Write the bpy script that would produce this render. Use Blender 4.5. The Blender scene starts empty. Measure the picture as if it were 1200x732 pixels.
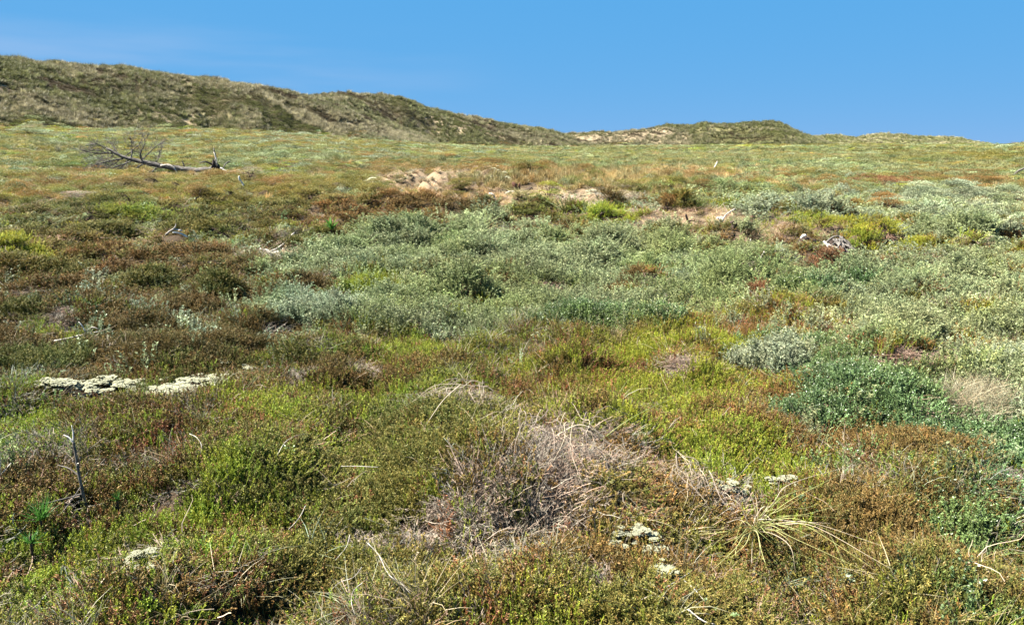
import bpy, math, random
import numpy as np
from mathutils import Vector, Euler

rng = np.random.default_rng(11)
random.seed(11)
SC = bpy.context.scene
COL = SC.collection
PI = math.pi
R = math.radians

# ------------------------------------------------------------------ camera
CAM_H = 1.65
PITCH = R(11.9)
FPX = 924.0                       # focal length in pixels of a 1200 pixel wide picture
cam_d = bpy.data.cameras.new('camera')
cam_d.sensor_width = 36.0
cam_d.lens = 36.0 * FPX / 1200.0
cam_d.clip_start = 0.05
cam_d.clip_end = 20000
cam = bpy.data.objects.new('camera', cam_d)
COL.objects.link(cam)
cam.location = (0, 0, CAM_H)
cam.rotation_euler = (PI / 2 - PITCH, 0, 0)
SC.camera = cam

# ------------------------------------------------------------------ sky, sun, exposure
SUN_AZ, SUN_EL = R(-90), R(53)    # clockwise from the view direction: high on the left
world = bpy.data.worlds.new('World')
SC.world = world
world.use_nodes = True
wn, wl = world.node_tree.nodes, world.node_tree.links
wn.clear()
w_out = wn.new('ShaderNodeOutputWorld')
w_bg = wn.new('ShaderNodeBackground')
w_sky = wn.new('ShaderNodeTexSky')
w_sky.sky_type = 'NISHITA'
w_sky.sun_disc = False
w_sky.sun_elevation = SUN_EL
w_sky.sun_rotation = SUN_AZ
w_sky.altitude = 0
w_sky.air_density = 0.4
w_sky.dust_density = 0.0
w_sky.ozone_density = 6.0
w_bg.inputs['Strength'].default_value = 0.142
# a thin veil of cloud low over the left hand dunes
w_tc = wn.new('ShaderNodeTexCoord')
w_map = wn.new('ShaderNodeMapping'); w_map.inputs['Scale'].default_value = (1.6, 1.6, 14.0)
w_noise = wn.new('ShaderNodeTexNoise'); w_noise.inputs['Scale'].default_value = 1.5; w_noise.inputs['Detail'].default_value = 4
w_sep = wn.new('ShaderNodeSeparateXYZ')
w_band = wn.new('ShaderNodeMapRange'); w_band.interpolation_type = 'SMOOTHSTEP'
w_band.inputs['From Min'].default_value = 0.16; w_band.inputs['From Max'].default_value = 0.06
w_nr = wn.new('ShaderNodeMapRange'); w_nr.interpolation_type = 'SMOOTHSTEP'
w_nr.inputs['From Min'].default_value = 0.40; w_nr.inputs['From Max'].default_value = 0.72
w_mul = wn.new('ShaderNodeMath'); w_mul.operation = 'MULTIPLY'
w_mul2 = wn.new('ShaderNodeMath'); w_mul2.operation = 'MULTIPLY'; w_mul2.inputs[1].default_value = 0.85
w_mix = wn.new('ShaderNodeMixRGB'); w_mix.inputs['Color2'].default_value = (.46, .69, 1.06, 1)
w_rgb = wn.new('ShaderNodeSeparateColor'); w_com = wn.new('ShaderNodeCombineColor')
for ch, gam_, gain_ in (('Red', .45, .190), ('Green', .11, .63), ('Blue', .03, 1.28)):
    pw = wn.new('ShaderNodeMath'); pw.operation = 'POWER'; pw.inputs[1].default_value = gam_
    ml = wn.new('ShaderNodeMath'); ml.operation = 'MULTIPLY'; ml.inputs[1].default_value = gain_ * .765
    wl.new(w_rgb.outputs[ch], pw.inputs[0]); wl.new(pw.outputs[0], ml.inputs[0]); wl.new(ml.outputs[0], w_com.inputs[ch])
wl.new(w_tc.outputs['Generated'], w_map.inputs['Vector'])
wl.new(w_map.outputs['Vector'], w_noise.inputs['Vector'])
wl.new(w_tc.outputs['Generated'], w_sep.inputs['Vector'])
wl.new(w_sep.outputs['Z'], w_band.inputs['Value'])
wl.new(w_noise.outputs['Fac'], w_nr.inputs['Value'])
w_left = wn.new('ShaderNodeMapRange'); w_left.interpolation_type = 'SMOOTHSTEP'
w_left.inputs['From Min'].default_value = 0.05; w_left.inputs['From Max'].default_value = -0.45
w_bl = wn.new('ShaderNodeMath'); w_bl.operation = 'MULTIPLY'
wl.new(w_sep.outputs['X'], w_left.inputs['Value']); wl.new(w_left.outputs['Result'], w_bl.inputs[0]); wl.new(w_band.outputs['Result'], w_bl.inputs[1])
wl.new(w_bl.outputs[0], w_mul.inputs[0]); wl.new(w_nr.outputs['Result'], w_mul.inputs[1])
wl.new(w_mul.outputs[0], w_mul2.inputs[0])
wl.new(w_sky.outputs['Color'], w_rgb.inputs['Color'])
wl.new(w_com.outputs['Color'], w_mix.inputs['Color1'])
wl.new(w_mul2.outputs[0], w_mix.inputs['Fac'])
wl.new(w_mix.outputs['Color'], w_bg.inputs['Color'])
wl.new(w_bg.outputs['Background'], w_out.inputs['Surface'])

sun_d = bpy.data.lights.new('sun', 'SUN')
sun_d.energy = 5.0
sun_d.angle = R(0.53)
sun_d.color = (1.0, 0.94, 0.82)
sun = bpy.data.objects.new('sun', sun_d)
COL.objects.link(sun)
sdir = Vector((math.sin(SUN_AZ) * math.cos(SUN_EL), math.cos(SUN_AZ) * math.cos(SUN_EL), math.sin(SUN_EL)))
sun.rotation_euler = sdir.to_track_quat('Z', 'Y').to_euler()
sun.location = sdir * 50

SC.view_settings.view_transform = 'Standard'
SC.view_settings.look = 'None'
SC.view_settings.exposure = 2.52
SC.view_settings.gamma = 1.0
SC.cycles.max_bounces = 5
SC.cycles.diffuse_bounces = 3
SC.cycles.transparent_max_bounces = 4

# ------------------------------------------------------------------ noise
def _hash(ix, iy, seed):
    n = (ix.astype(np.int64) * 374761393 + iy.astype(np.int64) * 668265263 + seed * 1274126177) & 0x7fffffff
    n = ((n ^ (n >> 13)) * 1274126177) & 0x7fffffff
    n = (n ^ (n >> 16)) & 0x7fffffff
    return n / float(0x7fffffff)

def vnoise(x, y, seed=0):
    xi, yi = np.floor(x), np.floor(y)
    fx, fy = x - xi, y - yi
    fx = fx * fx * (3 - 2 * fx); fy = fy * fy * (3 - 2 * fy)
    a = _hash(xi, yi, seed); b = _hash(xi + 1, yi, seed)
    c = _hash(xi, yi + 1, seed); d = _hash(xi + 1, yi + 1, seed)
    return (a * (1 - fx) + b * fx) * (1 - fy) + (c * (1 - fx) + d * fx) * fy

def fbm(x, y, seed=0, octv=4):
    s, a, t = 0.0, 0.5, 0.0
    for k in range(octv):
        s = s + a * vnoise(x * 2 ** k + 17.3 * k, y * 2 ** k - 9.1 * k, seed + k)
        t += a; a *= 0.5
    return s / t                   # 0..1

def sstep(a, b, x):
    t = np.clip((x - a) / (b - a), 0, 1)
    return t * t * (3 - 2 * t)

# ------------------------------------------------------------------ the lie of the land
def dir_px(px, py):
    dx = (px - 600) / FPX; dz = -(py - 366) / FPX
    cp, sp = math.cos(PITCH), math.sin(PITCH)
    v = Vector((dx, cp + dz * sp, -sp + dz * cp))
    return v.normalized()

def base_h(x, y):
    r = np.hypot(x, y)
    az = np.degrees(np.arctan2(x, np.maximum(y, 1e-6)))
    left = 1 - sstep(-22, 6, az)
    z = (3.1 * left + 0.35 * (1 - left)) * sstep(24, 98, r)
    z = z + 0.9 * (1 - left) * sstep(90, 230, r)
    z = z + 1.3 * sstep(70, 170, r) * (fbm(x / 38 + 3, y / 30, 71, 2) - .5)
    # low brow of bare sand in the middle distance, a rise on the right
    z = z + 0.62 * np.exp(-(((x - 0.3) / 6.5) ** 2 + ((y - 27.0) / 4.2) ** 2)) + 0.32 * np.exp(-(((x - 4.4) / 2.4) ** 2 + ((y - 17.0) / 2.4) ** 2))
    z = z + 1.0 * np.exp(-(((x - 47) / 16.0) ** 2 + ((y - 66.0) / 10.0) ** 2))
    z = z + 0.16 * np.exp(-(((x - 0.35) / 0.75) ** 2 + ((y - 3.6) / 0.6) ** 2))
    z = z + 0.12 * np.exp(-(((x - 3.4) / 1.1) ** 2 + ((y - 5.3) / 0.9) ** 2))
    return z

def hummock(x, y, cell=0.95):
    wx = x + 0.35 * (fbm(x * 1.3, y * 1.3, 91, 2) - .5); wy = y + 0.35 * (fbm(x * 1.3, y * 1.3, 95, 2) - .5)
    cx, cy = np.floor(wx / cell), np.floor(wy / cell)
    best = np.zeros_like(x, dtype=float)
    for i in (-1, 0, 1):
        for j in (-1, 0, 1):
            ix, iy = cx + i, cy + j
            px = (ix + 0.15 + 0.7 * _hash(ix, iy, 5)) * cell
            py = (iy + 0.15 + 0.7 * _hash(ix, iy, 6)) * cell
            rad = cell * (0.34 + 0.34 * _hash(ix, iy, 7))
            hh = 0.3 + 0.7 * _hash(ix, iy, 8)
            d2 = ((wx - px) ** 2 + (wy - py) ** 2) / rad ** 2
            best = np.maximum(best, hh * np.clip(1 - d2, 0, 1))
    return best

def rough_h(x, y):
    r = np.hypot(x, y)
    f = sstep(0.6, 2.4, r)
    a = (0.25 + .19 * sstep(8, 15, r)) / (1 + (r / 70.0) ** 2) * (0.45 + 0.9 * fbm(x / 6, y / 6, 40, 2))
    # level places where the lichen grows
    f = f * (1 - .85 * np.exp(-((x + 2.7) / 1.3) ** 2 - ((y - 5.15) / .5) ** 2) - .8 * np.exp(-((x - .53) / .3) ** 2 - ((y - 2.9) / .35) ** 2))
    return f * (a * hummock(x, y) + 0.20 * (fbm(x / 2.6, y / 2.6, 60, 3) - .5) + 0.5 * sstep(12, 40, r) * (fbm(x / 13, y / 13, 70, 3) - .5))

def ground_h(x, y):
    x = np.asarray(x, float); y = np.asarray(y, float)
    return base_h(x, y) + rough_h(x, y)

def gz(x, y):
    return float(ground_h(np.array([x]), np.array([y]))[0])

def on_ground(px, py):
    """Where the sight line through a picture point meets the land."""
    d = dir_px(px, py)
    ts = np.concatenate([np.geomspace(1.2, 600, 1500)])
    X, Y, Z = d.x * ts, d.y * ts, CAM_H + d.z * ts
    below = np.nonzero(Z < base_h(X, Y) + 0.5 * rough_h(X, Y))[0]
    k = below[0] if len(below) else len(ts) - 1
    x, y = float(X[k]), float(Y[k])
    return Vector((x, y, gz(x, y)))

# ------------------------------------------------------------------ tagging helpers
def tag(o, label=None, cat=None, group=None, kind=None):
    if label: o['label'] = label
    if cat: o['category'] = cat
    if group: o['group'] = group
    if kind: o['kind'] = kind
    return o

def thing(name, loc, label, cat, group=None, rz=0.0):
    o = bpy.data.objects.new(name, None)
    o.empty_display_size = 0.1
    COL.objects.link(o)
    o.location = loc; o.rotation_euler = (0, 0, rz)
    return tag(o, label, cat, group)

def link_mesh(name, me, parent=None, loc=None, rot=None):
    o = bpy.data.objects.new(name, me)
    COL.objects.link(o)
    if parent: o.parent = parent
    if loc is not None: o.location = loc
    if rot is not None: o.rotation_euler = rot
    return o

# ------------------------------------------------------------------ materials
def nmat(name):
    m = bpy.data.materials.new(name); m.use_nodes = True
    n = m.node_tree.nodes; n.clear()
    out = n.new('ShaderNodeOutputMaterial')
    return m, n, m.node_tree.links, out

def mat_plant(name, trans=0.25, rough=0.55, spec=0.25):
    """Colour runs between the plant's two own colours (carried by each tuft), piece by piece."""
    m, n, l, out = nmat(name)
    a1 = n.new('ShaderNodeAttribute'); a1.attribute_type = 'INSTANCER'; a1.attribute_name = 'tint'
    a2 = n.new('ShaderNodeAttribute'); a2.attribute_type = 'INSTANCER'; a2.attribute_name = 'tint2'
    mx = n.new('ShaderNodeAttribute'); mx.attribute_type = 'GEOMETRY'; mx.attribute_name = 'mixv'
    mix = n.new('ShaderNodeMixRGB')
    l.new(mx.outputs['Fac'], mix.inputs['Fac']); l.new(a1.outputs['Color'], mix.inputs['Color1']); l.new(a2.outputs['Color'], mix.inputs['Color2'])
    p = n.new('ShaderNodeBsdfPrincipled')
    p.inputs['Roughness'].default_value = rough
    p.inputs['Specular IOR Level'].default_value = spec
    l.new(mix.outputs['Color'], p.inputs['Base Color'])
    if trans > 0:
        t = n.new('ShaderNodeBsdfTranslucent'); l.new(mix.outputs['Color'], t.inputs['Color'])
        ms = n.new('ShaderNodeMixShader'); ms.inputs['Fac'].default_value = trans
        l.new(p.outputs[0], ms.inputs[1]); l.new(t.outputs[0], ms.inputs[2]); l.new(ms.outputs[0], out.inputs['Surface'])
    else:
        l.new(p.outputs[0], out.inputs['Surface'])
    return m

def mat_wood(name, c1, c2, scale=14.0, stretch=(1, 1, 1), rough=0.85, bump=0.5, mid=(0.4, 0.62)):
    m, n, l, out = nmat(name)
    tc = n.new('ShaderNodeTexCoord'); mp = n.new('ShaderNodeMapping'); mp.inputs['Scale'].default_value = stretch
    l.new(tc.outputs['Object'], mp.inputs['Vector'])
    no = n.new('ShaderNodeTexNoise'); no.inputs['Scale'].default_value = scale; no.inputs['Detail'].default_value = 6; no.inputs['Roughness'].default_value = 0.65
    l.new(mp.outputs['Vector'], no.inputs['Vector'])
    cr = n.new('ShaderNodeValToRGB')
    cr.color_ramp.elements[0].position = mid[0]; cr.color_ramp.elements[0].color = (*c1, 1)
    cr.color_ramp.elements[1].position = mid[1]; cr.color_ramp.elements[1].color = (*c2, 1)
    l.new(no.outputs['Fac'], cr.inputs['Fac'])
    b = n.new('ShaderNodeBump'); b.inputs['Strength'].default_value = bump; b.inputs['Distance'].default_value = 0.02
    l.new(no.outputs['Fac'], b.inputs['Height'])
    p = n.new('ShaderNodeBsdfPrincipled'); p.inputs['Roughness'].default_value = rough; p.inputs['Specular IOR Level'].default_value = 0.2
    l.new(cr.outputs['Color'], p.inputs['Base Color']); l.new(b.outputs['Normal'], p.inputs['Normal'])
    l.new(p.outputs[0], out.inputs['Surface'])
    return m

def mat_blade(name, c1, c2, trans=0.2):
    m, n, l, out = nmat(name)
    tc = n.new('ShaderNodeTexCoord')
    no = n.new('ShaderNodeTexNoise'); no.inputs['Scale'].default_value = 9; no.inputs['Detail'].default_value = 3
    l.new(tc.outputs['Object'], no.inputs['Vector'])
    oi = n.new('ShaderNodeObjectInfo')
    ad = n.new('ShaderNodeMath'); ad.operation = 'MULTIPLY_ADD'; ad.inputs[1].default_value = 0.8
    l.new(oi.outputs['Random'], ad.inputs[0])
    sb = n.new('ShaderNodeMath'); sb.operation = 'SUBTRACT'; sb.inputs[1].default_value = 0.4
    l.new(no.outputs['Fac'], sb.inputs[0]); l.new(sb.outputs[0], ad.inputs[2])
    mix = n.new('ShaderNodeMixRGB'); mix.inputs['Color1'].default_value = (*c1, 1); mix.inputs['Color2'].default_value = (*c2, 1)
    mix.use_clamp = True
    l.new(ad.outputs[0], mix.inputs['Fac'])
    p = n.new('ShaderNodeBsdfPrincipled'); p.inputs['Roughness'].default_value = 0.5; p.inputs['Specular IOR Level'].default_value = 0.3
    t = n.new('ShaderNodeBsdfTranslucent'); ms = n.new('ShaderNodeMixShader'); ms.inputs['Fac'].default_value = trans
    l.new(mix.outputs['Color'], p.inputs['Base Color']); l.new(mix.outputs['Color'], t.inputs['Color'])
    l.new(p.outputs[0], ms.inputs[1]); l.new(t.outputs[0], ms.inputs[2]); l.new(ms.outputs[0], out.inputs['Surface'])
    return m

def mat_ground():
    m, n, l, out = nmat('heath_soil')
    tc = n.new('ShaderNodeTexCoord')
    a = n.new('ShaderNodeAttribute'); a.attribute_name = 'soil'
    n1 = n.new('ShaderNodeTexNoise'); n1.inputs['Scale'].default_value = 18; n1.inputs['Detail'].default_value = 8; n1.inputs['Roughness'].default_value = 0.7
    l.new(tc.outputs['Object'], n1.inputs['Vector'])
    mul = n.new('ShaderNodeMixRGB'); mul.blend_type = 'MULTIPLY'; mul.inputs['Fac'].default_value = 0.8
    cr = n.new('ShaderNodeValToRGB')
    cr.color_ramp.elements[0].position = 0.3; cr.color_ramp.elements[0].color = (0.45, 0.42, 0.4, 1)
    cr.color_ramp.elements[1].position = 0.7; cr.color_ramp.elements[1].color = (1.35, 1.32, 1.28, 1)
    l.new(n1.outputs['Fac'], cr.inputs['Fac'])
    l.new(a.outputs['Color'], mul.inputs['Color1']); l.new(cr.outputs['Color'], mul.inputs['Color2'])
    b = n.new('ShaderNodeBump'); b.inputs['Strength'].default_value = 0.8; b.inputs['Distance'].default_value = 0.03
    l.new(n1.outputs['Fac'], b.inputs['Height'])
    p = n.new('ShaderNodeBsdfPrincipled'); p.inputs['Roughness'].default_value = 0.95; p.inputs['Specular IOR Level'].default_value = 0.1
    l.new(mul.outputs['Color'], p.inputs['Base Color']); l.new(b.outputs['Normal'], p.inputs['Normal'])
    l.new(p.outputs[0], out.inputs['Surface'])
    return m

M = {
    'leaf': mat_plant('heath_leaf', 0.32),
    'willow': mat_plant('willow_leaf', 0.22, 0.6, 0.22),
    'teal': mat_plant('bilberry_leaf', 0.20, 0.38, 0.45),
    'grass': mat_plant('grass_leaf', 0.25, 0.5, 0.3),
    'twig': mat_plant('dead_twig', 0.0, 0.8, 0.15),
    'lichen': mat_wood('reindeer_lichen', (0.32, 0.325, 0.205), (0.56, 0.55, 0.39), 60, bump=1.0, rough=0.95, mid=(0.35, 0.6)),
    'stem': mat_wood('heather_stem', (0.035, 0.022, 0.014), (0.10, 0.07, 0.05), 40),
    'bark': mat_wood('weathered_bark', (0.036, 0.032, 0.029), (0.135, 0.122, 0.110), 9, (1, 1, 2)),
    'greywood': mat_wood('silver_driftwood', (0.17, 0.15, 0.13), (0.46, 0.43, 0.39), 12, (1, 3, 3)),
    'palewood': mat_wood('bleached_wood', (0.34, 0.31, 0.27), (0.66, 0.63, 0.58), 10, (1, 2, 2)),
    'charwood': mat_wood('dark_rotten_wood', (0.012, 0.010, 0.009), (0.06, 0.04, 0.032), 12),
    'redwood': mat_wood('red_brown_rotten_wood', (0.035, 0.015, 0.010), (0.12, 0.055, 0.035), 12),
    'marram': mat_blade('marram_blade', (0.17, 0.20, 0.055), (0.40, 0.39, 0.17)),
    'straw': mat_blade('straw_blade', (0.22, 0.17, 0.11), (0.50, 0.43, 0.33)),
    'deadgrass': mat_blade('grey_dead_grass', (0.085, 0.066, 0.054), (0.26, 0.21, 0.175), 0.1),
    'needle': mat_blade('pine_needle', (0.030, 0.095, 0.018), (0.080, 0.205, 0.032), 0.25),
    'fern': mat_blade('fresh_green_leaf', (0.045, 0.125, 0.018), (0.105, 0.225, 0.035), 0.3),
    'soil': mat_ground(),
}

# ------------------------------------------------------------------ mesh batches
class MB:
    def __init__(s):
        s.v, s.f, s.mix, s.mat, s.n = [], [], [], [], 0
    def add(s, V, T, mix, mat=0):
        V = np.asarray(V, float).reshape(-1, 3); T = np.asarray(T, int)
        s.v.append(V); s.f.append(T + s.n)
        s.mix.append(np.broadcast_to(np.asarray(mix, float), (len(T),)).copy())
        s.mat.append(np.full(len(T), mat)); s.n += len(V)
    def mesh(s, name, mats, smooth=False, attr=True):
        me = bpy.data.meshes.new(name)
        V = np.concatenate(s.v)
        faces = []
        for t in s.f: faces += t.tolist()
        me.from_pydata(V.tolist(), [], faces)
        if attr:
            at = me.attributes.new('mixv', 'FLOAT', 'FACE')
            at.data.foreach_set('value', np.concatenate(s.mix).astype(np.float32))
        for m in mats: me.materials.append(m)
        me.polygons.foreach_set('material_index', np.concatenate(s.mat).astype(np.int32))
        if smooth: me.polygons.foreach_set('use_smooth', np.ones(len(me.polygons), bool))
        me.update()
        return me

def nrm(a):
    return a / np.maximum(np.linalg.norm(a, axis=-1, keepdims=True), 1e-9)

def frame(D, g):
    U = nrm(np.cross(D, nrm(g.normal(size=D.shape))))
    return U, np.cross(U, D)

def leaves(mb, P, D, L, W, mix, g, mat=0, fold=0.25):
    n = len(P); U, N = frame(D, g)
    L = np.broadcast_to(L, (n,))[:, None]; W = np.broadcast_to(W, (n,))[:, None]
    V = np.stack([P, P + D * L * .48 + U * W / 2 + N * fold * W, P + D * L, P + D * L * .48 - U * W / 2 + N * fold * W], 1)
    i = np.arange(n)[:, None] * 4
    T = np.concatenate([i + [0, 1, 2], i + [0, 2, 3]], 0)
    mb.add(V, T, np.tile(np.broadcast_to(mix, (n,)), 2), mat)

def spindles(mb, P, D, L, W, mix, g, mat=0):
    n = len(P); U, N = frame(D, g)
    L = np.broadcast_to(L, (n,))[:, None]; W = np.broadcast_to(W, (n,))[:, None]
    c = [(1, 0), (-.5, .866), (-.5, -.866)]
    V = np.stack([P] + [P + D * L * .5 + (U * a + N * b) * W / 2 for a, b in c] + [P + D * L], 1)
    i = np.arange(n)[:, None] * 5
    T = np.concatenate([i + t for t in ([0, 2, 1], [0, 3, 2], [0, 1, 3], [4, 1, 2], [4, 2, 3], [4, 3, 1])], 0)
    mb.add(V, T, np.tile(np.broadcast_to(mix, (n,)), 6), mat)

def tubes(mb, paths, rad, mix, mat=0, sides=3):
    """paths (n,m,3), rad (n,m)"""
    paths = np.asarray(paths, float); n, m, _ = paths.shape
    rad = np.broadcast_to(rad, (n, m))
    tan = nrm(np.gradient(paths, axis=1))
    ref = np.where(np.abs(tan[:, :1, 2:3]) > .8, np.array([1., 0, 0]), np.array([0, 0, 1.]))
    U = nrm(np.cross(tan, np.broadcast_to(ref, tan.shape))); N = np.cross(tan, U)
    an = np.arange(sides) * 2 * PI / sides
    V = paths[:, :, None] + rad[:, :, None, None] * (np.cos(an)[None, None, :, None] * U[:, :, None] + np.sin(an)[None, None, :, None] * N[:, :, None])
    T = []
    for j in range(m - 1):
        for k in range(sides):
            k2 = (k + 1) % sides
            T.append([j * sides + k, j * sides + k2, (j + 1) * sides + k2, (j + 1) * sides + k])
    T = np.array(T); F = (np.arange(n)[:, None, None] * (m * sides) + T[None]).reshape(-1, 4)
    mb.add(V, F, np.repeat(np.broadcast_to(mix, (n,)), len(T)), mat)
    if sides > 3:
        caps = np.array([list(range(sides))[::-1], [(m - 1) * sides + k for k in range(sides)]])
        Fc = (np.arange(n)[:, None, None] * (m * sides) + caps[None]).reshape(-1, sides)
        mb.f.append(Fc + mb.n - n * m * sides); mb.mix.append(np.repeat(np.broadcast_to(mix, (n,)), 2).astype(float)); mb.mat.append(np.full(len(Fc), mat))

def ribbons(mb, paths, W, mix, g, mat=0):
    """flat tapering blades; paths (n,m,3)"""
    paths = np.asarray(paths, float); n, m, _ = paths.shape
    tan = nrm(paths[:, -1] - paths[:, 0])
    U = nrm(np.cross(tan, nrm(g.normal(size=tan.shape))))
    w = np.broadcast_to(W, (n,))[:, None] * (1 - np.linspace(0, 1, m) ** 2.2 * .92)[None]
    V = np.stack([paths + U[:, None] * w[..., None] / 2, paths - U[:, None] * w[..., None] / 2], 2)
    T = np.array([[j * 2, j * 2 + 1, j * 2 + 3, j * 2 + 2] for j in range(m - 1)])
    F = (np.arange(n)[:, None, None] * (m * 2) + T[None]).reshape(-1, 4)
    mb.add(V, F, np.repeat(np.broadcast_to(mix, (n,)), len(T)), mat)

def arcs(g, n, L, lean, droop, m=5, spread=.02):
    """n curved paths rising from the origin and bending over"""
    az = g.uniform(0, 2 * PI, n); L = np.broadcast_to(L, (n,)); lean = np.broadcast_to(lean, (n,)); droop = np.broadcast_to(droop, (n,))
    t = np.linspace(0, 1, m)
    ang = lean[:, None] + droop[:, None] * t[None]
    seg = L[:, None] / (m - 1)
    hx = np.concatenate([np.zeros((n, 1)), np.cumsum(np.sin(ang[:, :-1]) * seg, 1)], 1)
    hz = np.concatenate([np.zeros((n, 1)), np.cumsum(np.cos(ang[:, :-1]) * seg, 1)], 1)
    az2 = az[:, None] + g.normal(0, .25, (n, 1)) * t[None]
    P = np.stack([hx * np.cos(az2), hx * np.sin(az2), hz], 2)
    P[:, :, :2] += g.normal(0, spread, (n, 1, 2))
    return P

def along(P, t):
    """point and direction at fraction t on each path"""
    n, m, _ = P.shape
    f = np.clip(t, 0, .999) * (m - 1); i = f.astype(int); w = (f - i)[:, None]; k = np.arange(n)
    a, b = P[k, i], P[k, i + 1]
    return a * (1 - w) + b * w, nrm(b - a)

# ------------------------------------------------------------------ plants as they look close to (life size, origin at the root)
def p_heather(seed):
    g = np.random.default_rng(seed); mb = MB()
    ns = 17
    S = arcs(g, ns, g.uniform(.07, .145, ns), g.uniform(0, .7, ns), g.uniform(-.4, .5, ns), 4, .028)
    tubes(mb, S, np.linspace(.0016, .0006, 4)[None], g.uniform(0, .25, ns), 1)
    k = np.repeat(np.arange(ns), 24); t = g.uniform(.3, 1, len(k))
    P, D = along(S[k], t)
    D2 = nrm(D * 1.0 + g.normal(0, .6, D.shape)); D2[:, 2] = np.abs(D2[:, 2])
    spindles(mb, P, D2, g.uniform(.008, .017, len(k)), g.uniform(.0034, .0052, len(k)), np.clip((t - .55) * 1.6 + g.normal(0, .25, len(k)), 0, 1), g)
    return mb.mesh('heather_tuft', [M['leaf'], M['twig']])

def p_crowberry(seed):
    g = np.random.default_rng(seed); mb = MB()
    ns = 20
    S = arcs(g, ns, g.uniform(.06, .13, ns), g.uniform(.1, .8, ns), g.uniform(-.6, .1, ns), 4, .035)
    tubes(mb, S, np.linspace(.0014, .0008, 4)[None], g.uniform(0, .3, ns), 1)
    w = 22
    k = np.repeat(np.arange(ns), w); t = np.tile(np.linspace(.35, 1, w), ns)
    P, D = along(S[k], t); U, N = frame(D, g)
    D2 = nrm(U + D * (.35 + t[:, None] * .7))
    leaves(mb, P, D2, g.uniform(.007, .011, len(k)), .0042, np.clip((t - .5) * 1.5 + g.normal(0, .25, len(k)), 0, 1), g, 0, .1)
    return mb.mesh('crowberry_tuft', [M['leaf'], M['twig']])

def p_willow(seed, L=(.017, .026), Wd=(.007, .011), H=(.16, .30), mat='willow', nl=17, ns=9):
    g = np.random.default_rng(seed); mb = MB()
    S = arcs(g, ns, g.uniform(*H, ns), g.uniform(0, .45, ns), g.uniform(-.3, .35, ns), 4, .03)
    tubes(mb, S, np.linspace(.0025, .0009, 4)[None], g.uniform(.1, .5, ns), 1)
    k = np.repeat(np.arange(ns), nl); t = g.uniform(.3, 1, len(k)) ** .8
    P, D = along(S[k], t); U, N = frame(D, g)
    D2 = nrm(U * .8 + D * .7)
    leaves(mb, P, D2, g.uniform(*L, len(k)), g.uniform(*Wd, len(k)), np.clip(g.beta(1.2, 1.5, len(k)), 0, 1), g, 0, .18)
    return mb.mesh('willow_tuft', [M[mat], M['twig']])

def p_bilberry(seed):
    return p_willow(seed, (.010, .015), (.008, .011), (.09, .20), 'teal', 18, 9)

def p_grass(seed, n=34, L=(.12, .30), W=(.0018, .0032)):
    g = np.random.default_rng(seed); mb = MB()
    S = arcs(g, n, g.uniform(*L, n), g.uniform(0, .7, n), g.uniform(.1, 1.6, n), 5, .02)
    ribbons(mb, S, g.uniform(*W, n), g.uniform(0, 1, n), g)
    return mb.mesh('grass_tuft', [M['grass']])

def p_dead(seed):
    g = np.random.default_rng(seed); mb = MB()
    n = 20
    S = arcs(g, n, g.uniform(.07, .22, n), g.uniform(.3, 1.3, n), g.uniform(-.8, 1.2, n), 5, .03)
    S += g.normal(0, .006, S.shape)
    tubes(mb, S, np.linspace(.0022, .0009, 5)[None] * g.uniform(.6, 1.3, (n, 1)), g.beta(1, 1.6, n), 0)
    k = np.repeat(np.arange(n), 7); t = g.uniform(.3, 1, len(k)); P, D = along(S[k], t)
    spindles(mb, P, nrm(D + g.normal(0, .8, D.shape)), g.uniform(.012, .035, len(k)), g.uniform(.0016, .0032, len(k)), g.beta(1, 2, len(k)), g, 0)
    return mb.mesh('dead_heather_tuft', [M['twig']])

def p_litter(seed):
    g = np.random.default_rng(seed); mb = MB()
    n = 3
    S = arcs(g, n, g.uniform(.06, .17, n), g.uniform(1.0, 1.5, n), g.uniform(-.3, .8, n), 6, .05)
    S += np.cumsum(g.normal(0, .006, S.shape), 1)
    tubes(mb, S, np.linspace(.0014, .0007, 6)[None], g.uniform(.2, 1, n), 0)
    return mb.mesh('pale_stalk', [M['twig']])

def p_dome(seed, mat, nL, L, W, up, n=300, shoot=False):
    """A clump as it reads from farther off, one unit wide and one unit tall."""
    g = np.random.default_rng(seed); mb = MB()
    r = np.sqrt(g.uniform(0, 1, n)) * .5; a = g.uniform(0, 2 * PI, n)
    lump = .72 + .28 * np.sin(a * 3 + seed) * r / .5
    z = np.sqrt(np.clip(1 - (r / .52) ** 2, 0, 1)) * g.uniform(.45, 1, n) ** .6 * lump
    P = np.stack([r * np.cos(a), r * np.sin(a), z], 1)
    D = nrm(np.stack([P[:, 0] * 1.2, P[:, 1] * 1.2, np.full(n, up)], 1) + g.normal(0, .55, (n, 3)))
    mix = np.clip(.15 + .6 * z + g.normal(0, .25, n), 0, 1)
    leaves(mb, P, D, g.uniform(*L, n), g.uniform(*W, n), mix, g, 0, .2)
    return mb.mesh('far_clump', [M[mat]])

def p_tussock(seed, n=70):
    g = np.random.default_rng(seed); mb = MB()
    S = arcs(g, n, g.uniform(.55, 1.1, n), g.uniform(0, .55, n), g.uniform(.1, 1.3, n), 4, .13)
    ribbons(mb, S, g.uniform(.03, .055, n), g.uniform(0, 1, n), g)
    return mb.mesh('far_tussock', [M['grass']])

def protos(fn, k, *a, **kw):
    out = []
    for i in range(k):
        me = fn(100 + 37 * i + 5, *a, **kw)
        out.append(bpy.data.objects.new(me.name, me))
    return out

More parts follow.
